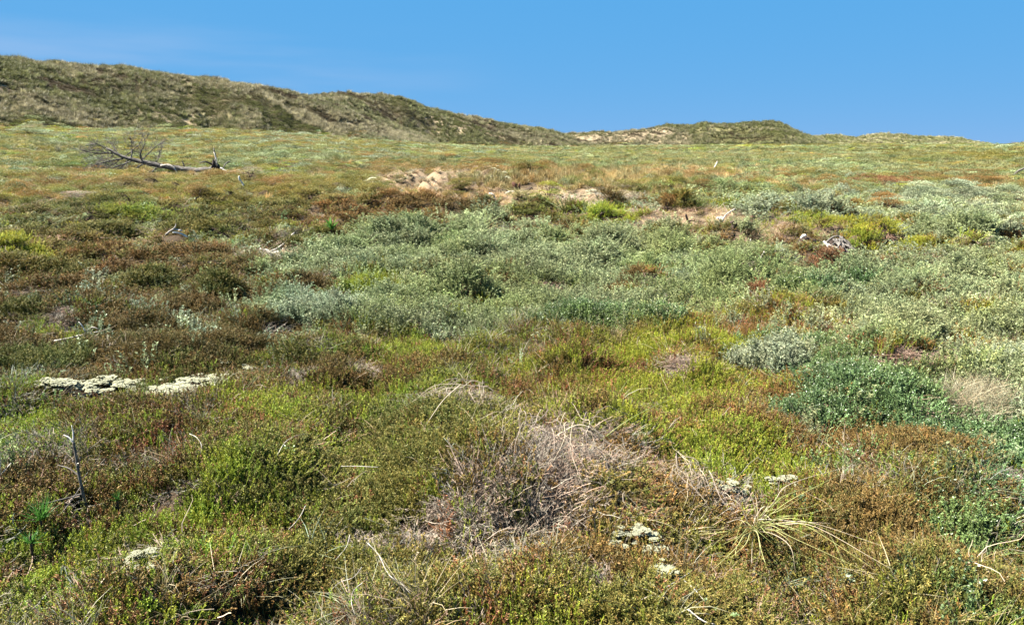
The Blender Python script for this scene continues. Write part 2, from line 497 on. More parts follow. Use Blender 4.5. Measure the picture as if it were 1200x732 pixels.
PROTO = {
    'heather': protos(p_heather, 5), 'crowberry': protos(p_crowberry, 4), 'willow': protos(p_willow, 4),
    'bilberry': protos(p_bilberry, 4), 'grass': protos(p_grass, 4), 'dead': protos(p_dead, 4), 'litter': protos(p_litter, 6),
    'heather_far': protos(p_dome, 4, 'leaf', 0, (.05, .10), (.022, .045), 1.0),
    'crowberry_far': protos(p_dome, 4, 'leaf', 0, (.05, .085), (.035, .055), .8),
    'willow_far': protos(p_dome, 4, 'willow', 0, (.06, .11), (.03, .05), .9),
    'bilberry_far': protos(p_dome, 4, 'teal', 0, (.06, .10), (.04, .065), .8),
    'grass_far': protos(p_tussock, 4), 'dead_far': protos(p_dome, 3, 'twig', 0, (.06, .13), (.012, .025), .6),
}

# ------------------------------------------------------------------ scatter with geometry nodes
GROUPS = {}
def scatter_group(key):
    if key in GROUPS: return GROUPS[key]
    ng = bpy.data.node_groups.new('scatter_' + key, 'GeometryNodeTree')
    ng.interface.new_socket('Geometry', in_out='INPUT', socket_type='NodeSocketGeometry')
    ng.interface.new_socket('Geometry', in_out='OUTPUT', socket_type='NodeSocketGeometry')
    n, l = ng.nodes, ng.links
    gi, go = n.new('NodeGroupInput'), n.new('NodeGroupOutput')
    join = n.new('GeometryNodeJoinGeometry')
    for o in PROTO[key]:
        oi = n.new('GeometryNodeObjectInfo'); oi.inputs['Object'].default_value = o
        oi.inputs['As Instance'].default_value = False
        g2 = n.new('GeometryNodeGeometryToInstance'); l.new(oi.outputs['Geometry'], g2.inputs[0])
        l.new(g2.outputs[0], join.inputs[0])
    iop = n.new('GeometryNodeInstanceOnPoints')
    l.new(gi.outputs[0], iop.inputs['Points']); l.new(join.outputs[0], iop.inputs['Instance'])
    iop.inputs['Pick Instance'].default_value = True
    def na(name, ty):
        q = n.new('GeometryNodeInputNamedAttribute'); q.data_type = ty; q.inputs['Name'].default_value = name
        return q.outputs['Attribute']
    e2r = n.new('FunctionNodeEulerToRotation')
    l.new(na('rot', 'FLOAT_VECTOR'), e2r.inputs[0]); l.new(e2r.outputs[0], iop.inputs['Rotation'])
    l.new(na('scl', 'FLOAT_VECTOR'), iop.inputs['Scale'])
    l.new(na('pick', 'INT'), iop.inputs['Instance Index'])
    l.new(iop.outputs[0], go.inputs[0])
    GROUPS[key] = ng
    return ng

def scatter(name, key, P, scl, tint, tint2, parent=None, tilt=.12, g=rng, rotz=None):
    n = len(P)
    me = bpy.data.meshes.new(name)
    me.vertices.add(n); me.vertices.foreach_set('co', np.asarray(P, np.float32).ravel())
    rot = np.stack([g.normal(0, tilt, n), g.normal(0, tilt, n), g.uniform(0, 2 * PI, n) if rotz is None else rotz], 1)
    for nm, ty, fld, arr in (('rot', 'FLOAT_VECTOR', 'vector', rot), ('scl', 'FLOAT_VECTOR', 'vector', scl),
                             ('tint', 'FLOAT_VECTOR', 'vector', tint), ('tint2', 'FLOAT_VECTOR', 'vector', tint2)):
        a = me.attributes.new(nm, ty, 'POINT'); a.data.foreach_set(fld, np.asarray(arr, np.float32).ravel())
    a = me.attributes.new('pick', 'INT', 'POINT'); a.data.foreach_set('value', g.integers(0, len(PROTO[key]), n).astype(np.int32))
    me.materials.append(PROTO[key][0].data.materials[0])
    o = bpy.data.objects.new(name, me); COL.objects.link(o)
    if parent: o.parent = parent
    md = o.modifiers.new('scatter', 'NODES'); md.node_group = scatter_group(key)
    o['kind'] = 'stuff'
    return o

# ------------------------------------------------------------------ plant colours: (base, tip)
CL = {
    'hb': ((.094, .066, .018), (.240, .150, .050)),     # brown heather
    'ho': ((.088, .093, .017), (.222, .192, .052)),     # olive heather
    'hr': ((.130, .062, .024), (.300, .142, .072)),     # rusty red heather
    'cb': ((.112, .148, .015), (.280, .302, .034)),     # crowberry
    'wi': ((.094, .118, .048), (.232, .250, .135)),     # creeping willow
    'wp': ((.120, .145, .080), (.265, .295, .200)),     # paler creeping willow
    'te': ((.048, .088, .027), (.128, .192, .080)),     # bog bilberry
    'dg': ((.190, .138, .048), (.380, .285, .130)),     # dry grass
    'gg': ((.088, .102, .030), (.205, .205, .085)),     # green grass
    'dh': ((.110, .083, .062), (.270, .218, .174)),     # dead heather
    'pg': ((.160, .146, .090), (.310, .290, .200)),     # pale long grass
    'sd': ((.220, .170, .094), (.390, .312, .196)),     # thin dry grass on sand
}
KEY = {'hb': 'heather', 'ho': 'heather', 'hr': 'heather', 'cb': 'crowberry', 'wi': 'willow', 'wp': 'willow', 'te': 'bilberry',
       'dg': 'grass', 'gg': 'grass', 'dh': 'dead', 'sd': 'grass', 'pg': 'grass'}
HGT = {'hb': .15, 'ho': .14, 'hr': .13, 'cb': .10, 'wi': .19, 'wp': .20, 'te': .15, 'dg': .14, 'gg': .14, 'dh': .11, 'sd': .07, 'pg': .2}
NEARZ = {'wi': .62, 'wp': .62, 'te': .62, 'dg': .5, 'gg': .5, 'sd': .4, 'pg': .75, 'cb': .8, 'dh': .7}
SPN = list(CL)

# where each plant grows: picture point, radii, plant, strength (turned into ellipses on the ground)
PATCH = [
 (150, 360, 240, 110, 'hb', .50), (140, 330, 260, 70, 'ho', .40), (180, 420, 200, 30, 'hb', .45), (60, 300, 90, 22, 'ho', .5),
 (600, 330, 330, 60, 'wi', .62), (480, 290, 170, 40, 'wi', .5), (950, 320, 300, 50, 'wi', .55), (1080, 400, 240, 70, 'wi', .5),
 (1130, 275, 150, 35, 'wp', .75), (390, 372, 100, 36, 'wp', .7), (950, 420, 130, 26, 'wp', .6), (600, 385, 250, 40, 'wi', .35), (400, 345, 40, 10, 'hb', .6), (445, 338, 60, 10, 'cb', .6), (600, 366, 70, 9, 'hb', .6), (760, 342, 70, 10, 'hb', .6), (840, 320, 60, 8, 'dh', .6), (1000, 372, 90, 9, 'hb', .6), (1090, 352, 60, 10, 'hb', .5), (700, 292, 60, 6, 'ho', .5), (860, 396, 90, 10, 'hb', .6), (560, 318, 60, 7, 'ho', .5), (680, 345, 60, 8, 'cb', .5), (940, 385, 60, 8, 'cb', .5), (1120, 310, 80, 7, 'ho', .5),
 (690, 372, 120, 28, 'te', .45), (1000, 458, 150, 52, 'te', 1.0), (1090, 500, 110, 36, 'te', .9), (885, 466, 70, 30, 'te', .55), (930, 415, 80, 20, 'te', .5), (1150, 620, 80, 90, 'te', .3), (1090, 640, 100, 80, 'ho', .4), (1120, 560, 90, 30, 'cb', .45),
 (1160, 480, 60, 60, 'wp', .8), (1130, 690, 120, 60, 'hb', .4), (1105, 445, 45, 35, 'pg', .7), (1150, 480, 40, 30, 'pg', .5),
 (400, 490, 170, 40, 'cb', .70), (330, 570, 160, 60, 'cb', .55), (480, 425, 90, 22, 'cb', .55), (820, 450, 140, 60, 'cb', .65),
 (880, 540, 90, 30, 'cb', .75), (100, 500, 160, 40, 'cb', .45), (200, 640, 170, 50, 'cb', .5), (720, 415, 60, 12, 'cb', .5),
 (300, 530, 400, 120, 'ho', .42), (100, 690, 200, 60, 'ho', .5), (430, 600, 120, 80, 'ho', .5), (560, 470, 160, 30, 'ho', .3),
 (610, 612, 100, 70, 'dh', 1.0), (650, 560, 80, 45, 'dh', .7), (560, 590, 60, 40, 'hb', .5), (680, 690, 150, 60, 'hb', .65), (30, 540, 60, 25, 'dh', .6), (150, 520, 60, 22, 'dh', .4),
 (470, 660, 80, 50, 'dh', .4), (1000, 528, 58, 18, 'hb', .8), (950, 650, 160, 70, 'hb', .55), (900, 680, 120, 50, 'ho', .4),
 (870, 490, 90, 40, 'hb', .45), (540, 500, 90, 30, 'ho', .5), (430, 455, 90, 20, 'hb', .55), (860, 560, 60, 12, 'dh', .5), (1030, 580, 60, 20, 'dh', .45),
 (600, 222, 190, 22, 'dg', .65), (820, 208, 120, 18, 'dg', .75), (845, 266, 125, 21, 'sd', 1.3), (505, 223, 100, 16, 'sd', 1.3), (610, 236, 115, 12, 'sd', 1.2), (700, 240, 85, 14, 'sd', 1.2), (470, 217, 40, 6, 'sd', .9),
 (600, 232, 70, 14, 'dg', .8), (690, 195, 120, 14, 'dg', .5), (930, 265, 110, 16, 'cb', 1.1), (1000, 285, 60, 10, 'cb', .7), (720, 258, 40, 8, 'cb', .9),
 (975, 318, 45, 12, 'hr', 1.0), (1030, 322, 70, 10, 'hr', .7), (890, 352, 40, 12, 'hr', .7), (1030, 214, 40, 7, 'hr', .9), (1180, 242, 30, 8, 'hr', .8),
 (790, 297, 60, 10, 'hr', .5), (1180, 350, 50, 16, 'hr', .5), (960, 345, 100, 8, 'hb', .4),
 (170, 215, 170, 14, 'dg', .55), (230, 240, 220, 26, 'ho', .45), (130, 240, 150, 22, 'hb', .35), (470, 255, 130, 18, 'hb', .4), (540, 205, 140, 10, 'hb', .6),
 (500, 245, 90, 12, 'hb', .55), (420, 225, 80, 16, 'ho', .5), (350, 180, 340, 12, 'gg', .60), (300, 188, 140, 7, 'wi', .6), (420, 186, 110, 7, 'wp', .6),
 (60, 180, 110, 10, 'wi', .5), (900, 190, 240, 14, 'gg', .6), (950, 225, 170, 18, 'wi', .5), (870, 232, 90, 10, 'wi', .55), (1000, 200, 120, 8, 'wi', .5),
 (940, 250, 60, 7, 'wp', .7), (1110, 240, 130, 20, 'wp', .6), (1160, 185, 60, 5, 'ho', .9), (1150, 505, 60, 40, 'te', .7), (1170, 590, 55, 60, 'te', .75), (1130, 212, 90, 5, 'hb', .45), (800, 175, 300, 6, 'gg', .6),
 (40, 275, 60, 12, 'wp', .55), (130, 282, 90, 6, 'wp', .5), (325, 332, 50, 10, 'wi', .5), (316, 304, 42, 14, 'sd', .9), (305, 300, 40, 14, 'hb', .4), (30, 240, 40, 10, 'gg', .4), (720, 190, 200, 12, 'gg', .45),
 (510, 340, 80, 16, 'cb', .4), (440, 335, 60, 12, 'cb', .45), (270, 385, 25, 8, 'dg', .6), (560, 640, 30, 14, 'cb', .4), (760, 265, 40, 10, 'hb', .5),
]
def build_patches():
    E = []
    for px, py, rx, ry, sp, s in PATCH:
        c = on_ground(px, py)
        near, far = on_ground(px, min(py + ry, 731)), on_ground(px, max(py - ry, 178))
        r = math.hypot(c.x, c.y)
        slant = math.sqrt(r * r + (CAM_H - c.z) ** 2)
        b = max(.15, (math.hypot(far.x, far.y) - math.hypot(near.x, near.y)) / 2)
        b = min(b, r * .6)
        mx, my = (near.x + far.x) / 2, (near.y + far.y) / 2
        if b >= r * .6: mx, my = c.x, c.y
        E.append((mx, my, math.atan2(mx, my), rx / FPX * slant, b, SPN.index(sp), s))
    return E
ELL = build_patches()

def species(x, y, g):
    r = np.hypot(x, y); n = len(x)
    sc = np.zeros((n, len(SPN)))
    ls = np.clip(r * .09, .35, 4.0)
    prior = {'hb': .26, 'ho': .34, 'hr': -.05, 'cb': .26, 'wi': .02, 'wp': -.05, 'te': .0, 'dg': .0, 'gg': -.02, 'dh': .10, 'sd': -.3, 'pg': -.35}
    for i, s in enumerate(SPN):
        nz = .55 * fbm(x / .55, y / .55, 300 + i * 13, 2) * (1 - sstep(8, 30, r)) + .55 * fbm(x / 2.4, y / 2.4, 600 + i * 13, 3) \
            + .55 * fbm(x / 11, y / 11, 900 + i * 13, 3) * sstep(10, 40, r)
        sc[:, i] = prior[s] + (1.35 + .55 * (1 - sstep(5, 10, r))) * (nz - .5 * (.55 * (1 - sstep(8, 30, r)) + .55 + .55 * sstep(10, 40, r)))
    fr = sstep(30, 65, r)
    for q, v in (('gg', .34), ('wi', .20), ('wp', .16), ('hb', -.06), ('ho', .04), ('dg', -.12), ('hr', -.2)): sc[:, SPN.index(q)] += v * fr
    # the near left and middle foreground is heather and crowberry, with hardly any willow
    fg = (1 - sstep(4.5, 7.5, r)) * (1 - sstep(.26, .40, np.arctan2(x, y)))
    for q in ('wi', 'wp', 'te', 'gg', 'dg'): sc[:, SPN.index(q)] -= 1.3 * fg
    for q in ('wi', 'wp'): sc[:, SPN.index(q)] -= .8 * (1 - sstep(3.6, 4.6, r))
    # heather sits on the hummocks, grass between them
    hm = (hummock(x, y) - .35) * (.25 + .55 * sstep(8, 16, r)) * (1 - .6 * sstep(70, 120, r))
    for q in ('hb', 'ho'): sc[:, SPN.index(q)] += hm
    for q in ('gg', 'dg', 'wp'): sc[:, SPN.index(q)] -= hm
    wx = x + (fbm(x / .9, y / .9, 31, 3) - .5) * np.clip(r * .12, .3, 3); wy = y + (fbm(x / .9, y / .9, 37, 3) - .5) * np.clip(r * .2, .4, 6)
    for mx, my, az, a, b, i, s in ELL:
        dx, dy = wx - mx, wy - my
        u = dx * math.cos(az) - dy * math.sin(az); v = dx * math.sin(az) + dy * math.cos(az)
        d2 = (u / a) ** 2 + (v / b) ** 2
        sc[:, i] += .88 * s * np.clip(1.25 - d2, 0, 1) ** .7
    sc += g.gumbel(0, 1, sc.shape) * (.14 + .09 * (1 - sstep(4, 12, r)))[:, None]
    return sc.argmax(1)

def tints(sp, n, x, y, g, var=.20):
    a, b = (np.array(c) for c in CL[sp])
    lum = np.exp(g.normal(0, var * (1.35 if sp in ('wi', 'wp', 'te') else 1), (n, 1)) + .5 * (fbm(x / 1.7, y / 1.7, 55, 3)[:, None] - .5))
    if sp in ('wi', 'wp', 'te'):
        m = np.clip((fbm(x / .9 + 7, y / 1.1, 211, 3)[:, None] - .44) * 4, 0, 1) * .55
        a = a * (1 - m) + np.array((.086, .120, .026)) * m
        b = b * (1 - m) + np.array((.180, .210, .056)) * m
    hv = .45 if sp in ('wi', 'wp', 'te') else 1.0
    hue = hv * g.normal(0, .10, (n, 1)) + hv * .5 * (fbm(x / 3.1, y / 3.1, 77, 3)[:, None] - .5)
    sh = np.concatenate([1 + hue, np.ones((n, 1)), 1 - .3 * hue], 1)
    return a * lum * sh, b * lum * sh

# ------------------------------------------------------------------ dunes: (azimuth px, crest y px) outline, distance of crest, distance of foot
def elev(py): return math.tan(math.atan((366 - py) / FPX) - PITCH)
DUNES = [
 ('dune', [(-420, 92), (-250, 72), (-100, 62), (0, 66), (30, 68), (60, 74), (130, 80), (200, 86), (260, 90), (290, 97), (320, 100), (350, 107), (380, 116), (420, 130), (470, 150), (520, 170)],
  lambda t: 118 + 25 * t, lambda t: 84 + 32 * t, 'steep'),
 ('dune', [(250, 170), (320, 132), (350, 118), (380, 112), (410, 111), (455, 115), (480, 119), (500, 128), (540, 137), (580, 145), (620, 152), (655, 159), (680, 166), (720, 173)],
  lambda t: 165 + 70 * t, lambda t: 125 + 75 * t, 'dark'),
 ('dune', [(600, 173), (640, 166), (660, 160), (690, 156), (720, 155), (745, 155), (765, 154), (800, 156), (850, 165), (880, 174)],
  lambda t: 235 + 10 * t, lambda t: 205 + 10 * t, 'pale'),
 ('dune', [(700, 172), (740, 160), (775, 149), (810, 146), (850, 145), (885, 144), (905, 150), (930, 160), (948, 168), (965, 173), (985, 177)],
  lambda t: 255 - 10 * t, lambda t: 215 - 10 * t, 'green'),
 ('dune', [(880, 173), (920, 165), (940, 161), (965, 160), (985, 163), (1000, 160), (1012, 158), (1030, 160), (1050, 162), (1085, 162), (1105, 165), (1120, 168), (1138, 171), (1150, 173)],
  lambda t: 430 + 20 * t, lambda t: 350 + 20 * t, 'far'),
 ('dune', [(1140, 173), (1160, 171), (1175, 169), (1200, 165), (1260, 160), (1400, 150), (1600, 165)],
  lambda t: 330 - 60 * t, lambda t: 280 - 60 * t, 'far'),
]
DM = []
def dune_height(pl, fc, ff, X, Y, seed):
    """Height of one dune above the plain (negative outside it)."""
    azs = np.array([math.atan((p - 600) / (FPX * math.cos(PITCH))) for p, _ in pl])
    tang = np.array([elev(py) for _, py in pl])
    az = np.arctan2(X, Y); r = np.hypot(X, Y)
    t = np.clip((az - azs[0]) / (azs[-1] - azs[0]), 0, 1)
    rc, rf = fc(t), ff(t)
    rf = rf + .22 * (rc - rf) * (fbm(az * 22 + seed, az * 0 + 1.3, seed + 5, 3) * 2 - 1)
    rc = rc + 9 * (fbm(t * 9, t * 0 + seed, seed, 2) - .5) * (rc / 120)
    e = np.interp(az, azs, tang)
    # picture height is measured along the axis, so turn it into height at that distance
    hc = CAM_H + e * rc * np.cos(az)
    bz = base_h(np.sin(az) * rc, np.cos(az) * rc)
    H = np.maximum(hc - bz, 0)
    u = (r - rf) / np.maximum(rc - rf, 1)
    front = np.clip(u, 0, 1); back = np.clip((2.2 - u) / 1.2, 0, 1)
    prof = np.where(u <= 1, front ** 1.15 * (1.6 - .6 * front ** 1.2) if True else 0, back * back * (3 - 2 * back))
    prof = np.clip(prof, 0, 1)
    rough = 2.0 * (fbm(X / 9, Y / 9, seed + 3, 3) - .5) + .95 * (fbm(X / 2.6, Y / 2.6, seed + 9, 2) - .5)
    h = H * prof + rough * np.clip(H * prof / 3, 0, 1)
    edge = np.minimum(np.minimum(u / .04, (2.2 - u) / .1), np.minimum(t / .01, (1 - t) / .01))
    return np.where(edge < 0, -1.0, h - .5 * (1 - np.clip(edge, 0, 1)))

def dune_patch(i, na, nr):
    nm, pl, fc, ff, kind = DUNES[i]
    azs = [math.atan((p - 600) / (FPX * math.cos(PITCH))) for p, _ in pl]
    A = np.linspace(azs[0], azs[-1], na)
    t = np.linspace(0, 1, na)
    u = np.concatenate([np.linspace(0, 1.15, int(nr * .72)), np.linspace(1.15, 2.2, nr - int(nr * .72) + 1)[1:]])
    u = u - .24 * (1 - np.clip(u / .5, 0, 1))
    rr = ff(t)[:, None] + (fc(t) - ff(t))[:, None] * u[None]
    X, Y = np.sin(A)[:, None] * rr, np.cos(A)[:, None] * rr
    h = dune_height(pl, fc, ff, X.ravel(), Y.ravel(), 200 + 31 * i).reshape(X.shape)
    Z = base_h(X.ravel(), Y.ravel()).reshape(X.shape) + h - .05
    return X, Y, Z

def dune_z(x, y):
    z = np.full(len(x), -50.)
    for i, (nm, pl, fc, ff, kind) in enumerate(DUNES):
        h = dune_height(pl, fc, ff, x, y, 200 + 31 * i)
        z = np.maximum(z, np.where(h > -.4, base_h(x, y) + h, -50))
    return z

def grid_mesh(name, X, Y, Z, col, mat):
    na, nr = X.shape
    me = bpy.data.meshes.new(name)
    V = np.stack([X, Y, Z], 2).reshape(-1, 3)
    i = (np.arange(na - 1)[:, None] * nr + np.arange(nr - 1)[None]).ravel()
    F = np.stack([i, i + nr, i + nr + 1, i + 1], 1)
    n = len(F)
    me.vertices.add(len(V)); me.vertices.foreach_set('co', V.astype(np.float32).ravel())
    me.loops.add(n * 4); me.loops.foreach_set('vertex_index', F[:, ::-1].astype(np.int32).ravel())
    me.polygons.add(n); me.polygons.foreach_set('loop_start', (np.arange(n) * 4).astype(np.int32))
    me.update(calc_edges=True)
    me.polygons.foreach_set('use_smooth', np.ones(n, bool))
    a = me.attributes.new('soil', 'FLOAT_COLOR', 'POINT')
    a.data.foreach_set('color', np.concatenate([col.reshape(-1, 3), np.ones((len(V), 1))], 1).astype(np.float32).ravel())
    me.materials.append(mat)
    return me

SOIL = {'dark': np.array((.050, .036, .024)), 'sand': np.array((.205, .152, .100)), 'turf': np.array((.12, .11, .05))}
def sand_mask(x, y):
    r = np.hypot(x, y)
    s = np.zeros(len(x))
    wx = x + (fbm(x / .9, y / .9, 31, 3) - .5) * np.clip(r * .08, .3, 3); wy = y + (fbm(x / .9, y / .9, 37, 3) - .5) * np.clip(r * .12, .4, 6)
    for mx, my, az, a, b, i, st in ELL:
        if SPN[i] != 'sd': continue
        dx, dy = wx - mx, wy - my
        u = dx * math.cos(az) - dy * math.sin(az); v = dx * math.sin(az) + dy * math.cos(az)
        s = np.maximum(s, np.clip(1.5 - 1.3 * ((u / a) ** 2 + (v / b) ** 2), 0, 1) * min(1, st))
    return s * sstep(.38, .55, .6 * fbm(x / 1.1, y / 1.1, 44, 3) + .4 * fbm(x / .3, y / .3, 47, 2) + .06)

def soil_colour(x, y):
    r = np.hypot(x, y); s = sand_mask(x, y)[:, None]
    far = sstep(15, 80, r)[:, None]
    base = SOIL['dark'] * (1 - far) + SOIL['turf'] * far
    return base * (1 - s) + SOIL['sand'] * s

def build_ground():
    half = R(46)
    A = np.concatenate([np.linspace(-half, half, 470), np.linspace(half, 2 * PI - half, 44)[1:]])
    rr = np.concatenate([[.02, .3], np.geomspace(.6, 140, 330), np.geomspace(146, 9000, 46)])
    X, Y = np.sin(A)[:, None] * rr[None], np.cos(A)[:, None] * rr[None]
    x, y = X.ravel(), Y.ravel()
    fade = 1 - sstep(300, 900, np.hypot(x, y))
    Z = (ground_h(x, y) * fade).reshape(X.shape)
    Z -= .02
    o = link_mesh('ground', grid_mesh('ground', X, Y, Z, soil_colour(x, y), M['soil']))
    tag(o, kind='structure')

DUNE_COL = {'steep': (.085, .07, .042), 'dark': (.09, .075, .045), 'pale': (.20, .165, .11), 'green': (.09, .088, .038), 'far': (.15, .15, .075)}
def build_dunes():
    for i, (nm, pl, fc, ff, kind) in enumerate(DUNES):
        X, Y, Z = dune_patch(i, 190 if i < 2 else 110, 70)
        x, y = X.ravel(), Y.ravel()
        s = sstep(.60, .72, fbm(x / 5, y / 3, 12, 3))[:, None]
        s = s * {'green': .15, 'far': .4, 'pale': .35}.get(kind, .8)
        col = np.array(DUNE_COL[kind]) * (1 - s) + np.array((.36, .29, .20)) * s
        o = link_mesh(nm, grid_mesh(nm, X, Y, Z, col, M['soil']))
        tag(o, kind='structure')

build_ground()
build_dunes()

# ------------------------------------------------------------------ single things: filled in below, cover keeps clear of them
CLEAR = []      # (x, y, rx, ry, az)

# ------------------------------------------------------------------ heath cover
def sample_wedge(r0, r1, f, smin, g, half=R(41), lat=1.3):
    """points whose spacing grows with distance"""
    s = lambda r: np.maximum(smin, f * r)
    rs = np.geomspace(r0, r1, 400)
    w = rs / s(rs) ** 2 * np.gradient(rs)
    n = int(w.sum() * 2 * half)
    c = np.cumsum(w); c /= c[-1]
    r = np.interp(g.uniform(0, 1, n), c, rs)
    a = g.uniform(-half, half, n)
    x, y = np.sin(a) * r, np.cos(a) * r
    k = np.abs(x) < y * .66 + lat
    return x[k], y[k], s(r[k])

def clear_mask(x, y):
    k = np.ones(len(x), bool)
    for cx, cy, rx, ry, az in CLEAR:
        dx, dy = x - cx, y - cy
        u = dx * math.cos(az) - dy * math.sin(az); v = dx * math.sin(az) + dy * math.cos(az)
        k &= (u / rx) ** 2 + (v / ry) ** 2 > 1
    return k

NAMES = {'hb': 'brown_heather', 'ho': 'olive_heather', 'hr': 'rusty_heather', 'cb': 'crowberry', 'wi': 'creeping_willow', 'wp': 'silver_willow', 'te': 'bog_bilberry',
         'dg': 'dry_grass', 'gg': 'green_grass', 'dh': 'dead_heather', 'sd': 'sand_grass', 'pg': 'pale_grass'}
LBL = {'hb': 'brown heather growing as a low mat over the heath', 'ho': 'olive green heather growing as a low mat over the heath',
       'hr': 'rusty red low growth in patches among the willow on the right', 'cb': 'bright yellow green crowberry mat covering the heath',
       'wi': 'grey green creeping willow covering the middle of the heath', 'wp': 'silvery pale creeping willow in patches on the heath',
       'te': 'blue green bilberry leaves covering the ground on the right', 'dg': 'dry straw coloured grass on the sandy brow',
       'gg': 'green grass on the flat before the dunes', 'dh': 'grey brown dead heather twigs between the green plants',
       'sd': 'thin dry grass on the bare sand', 'pg': 'pale long grass leaning over the bilberry at the right'}
CAT = {'hb': 'heather', 'ho': 'heather', 'hr': 'heather', 'cb': 'crowberry', 'wi': 'creeping willow', 'wp': 'creeping willow', 'te': 'bilberry', 'dg': 'grass', 'gg': 'grass', 'dh': 'dead heather', 'sd': 'grass', 'pg': 'grass'}

def build_cover():
    g = np.random.default_rng(5)
    # close: life-size plants
    x, y, s = sample_wedge(1.7, 23, .0070, .040, g)
    k = clear_mask(x, y); x, y, s = x[k], y[k], s[k]
    gap = fbm(x / .30, y / .30, 141, 2) < .22 + .09 * g.uniform(size=len(x))       # thin places, with dead stems only
    k = ~gap | (g.uniform(size=len(x)) < .6); x, y, s, gap = x[k], y[k], s[k], gap[k]
    k = g.uniform(size=len(x)) > .70 * sand_mask(x, y)
    x, y, s, gap = x[k], y[k], s[k], gap[k]
    sp = species(x, y, g)
    sp[gap] = SPN.index('dh')
    q = g.uniform(size=len(x)) < .8 * sand_mask(x, y)
    sp[q] = np.where(g.uniform(size=int(q.sum())) < .55, SPN.index('sd'), SPN.index('dh'))
    z = ground_h(x, y)
    for i, key in enumerate(SPN):
        m = sp == i; n = int(m.sum())
        if not n: continue
        xs, ys, zs, ss = x[m], y[m], z[m], s[m]
        t1, t2 = tints(key, n, xs, ys, g)
        gp = np.where(gap[m], .45, 1.0)
        k0 = np.clip(ss / .052, .9, 3.2) * g.uniform(.75, 1.25, n)
        kz = k0 ** .22 * g.uniform(.8, 1.25, n) * gp * NEARZ.get(key, .78) * (.45 + 1.1 * fbm(xs / .45, ys / .45, 123, 2))
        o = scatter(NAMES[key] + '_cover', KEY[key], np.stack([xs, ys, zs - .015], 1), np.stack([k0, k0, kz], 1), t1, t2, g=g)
        tag(o, LBL[key] + ', close by', CAT[key])
    # pale stalks and twigs lying on top
    n = 1500
    x, y, s = sample_wedge(1.7, 8, .11, .30, g)
    z = ground_h(x, y); n = len(x)
    lum = np.exp(g.normal(0, .25, (n, 1)))
    o = scatter('dead_stalk_litter', 'litter', np.stack([x, y, z + g.uniform(.0, .07, n)], 1), np.repeat(g.uniform(.6, 1.4, (n, 1)), 3, 1),
                np.array((.22, .17, .12)) * lum, np.array((.34, .28, .21)) * lum, g=g)
    tag(o, 'pale dead stalks and twigs lying on the near heath', 'litter')
    # farther: clumps
    x, y, s = sample_wedge(19, 330, .0066, .09, g, R(40))
    r = np.hypot(x, y)
    k = clear_mask(x, y) & (g.uniform(size=len(x)) < sstep(19, 24, r) + .05); x, y, s, r = x[k], y[k], s[k], r[k]
    dz = dune_z(x, y)
    k = dz < base_h(x, y) + .05 + 1.6 * g.uniform(size=len(x)) ** 2
    x, y, s, r, dz = x[k], y[k], s[k], r[k], dz[k]
    k = g.uniform(size=len(x)) > .62 * sand_mask(x, y)
    x, y, s, r, dz = x[k], y[k], s[k], r[k], dz[k]
    sp = species(x, y, g)
    q = g.uniform(size=len(x)) < .8 * sand_mask(x, y)
    sp[q] = np.where(g.uniform(size=int(q.sum())) < .55, SPN.index('sd'), SPN.index('dh'))
    z = np.maximum(ground_h(x, y), dz)
    for i, key in enumerate(SPN):
        m = sp == i; n = int(m.sum())
        if not n: continue
        xs, ys, zs, ss = x[m], y[m], z[m], s[m]
        t1, t2 = tints(key, n, xs, ys, g)
        w = ss * g.uniform(2.2, 4.0, n) * (.6 if key in ('sd', 'dh') else 1)
        h = HGT[key] * g.uniform(.6, 1.5, n) * (1.35 + .5 * (g.uniform(size=n) < .06)) * (1 + np.hypot(xs, ys) / 300)
        if KEY[key] == 'grass': w = ss * g.uniform(1.0, 1.7, n); h = h * 1.2
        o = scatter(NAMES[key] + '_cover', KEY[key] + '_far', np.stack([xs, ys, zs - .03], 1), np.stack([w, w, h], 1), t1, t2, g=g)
        tag(o, LBL[key] + ', farther off', CAT[key])

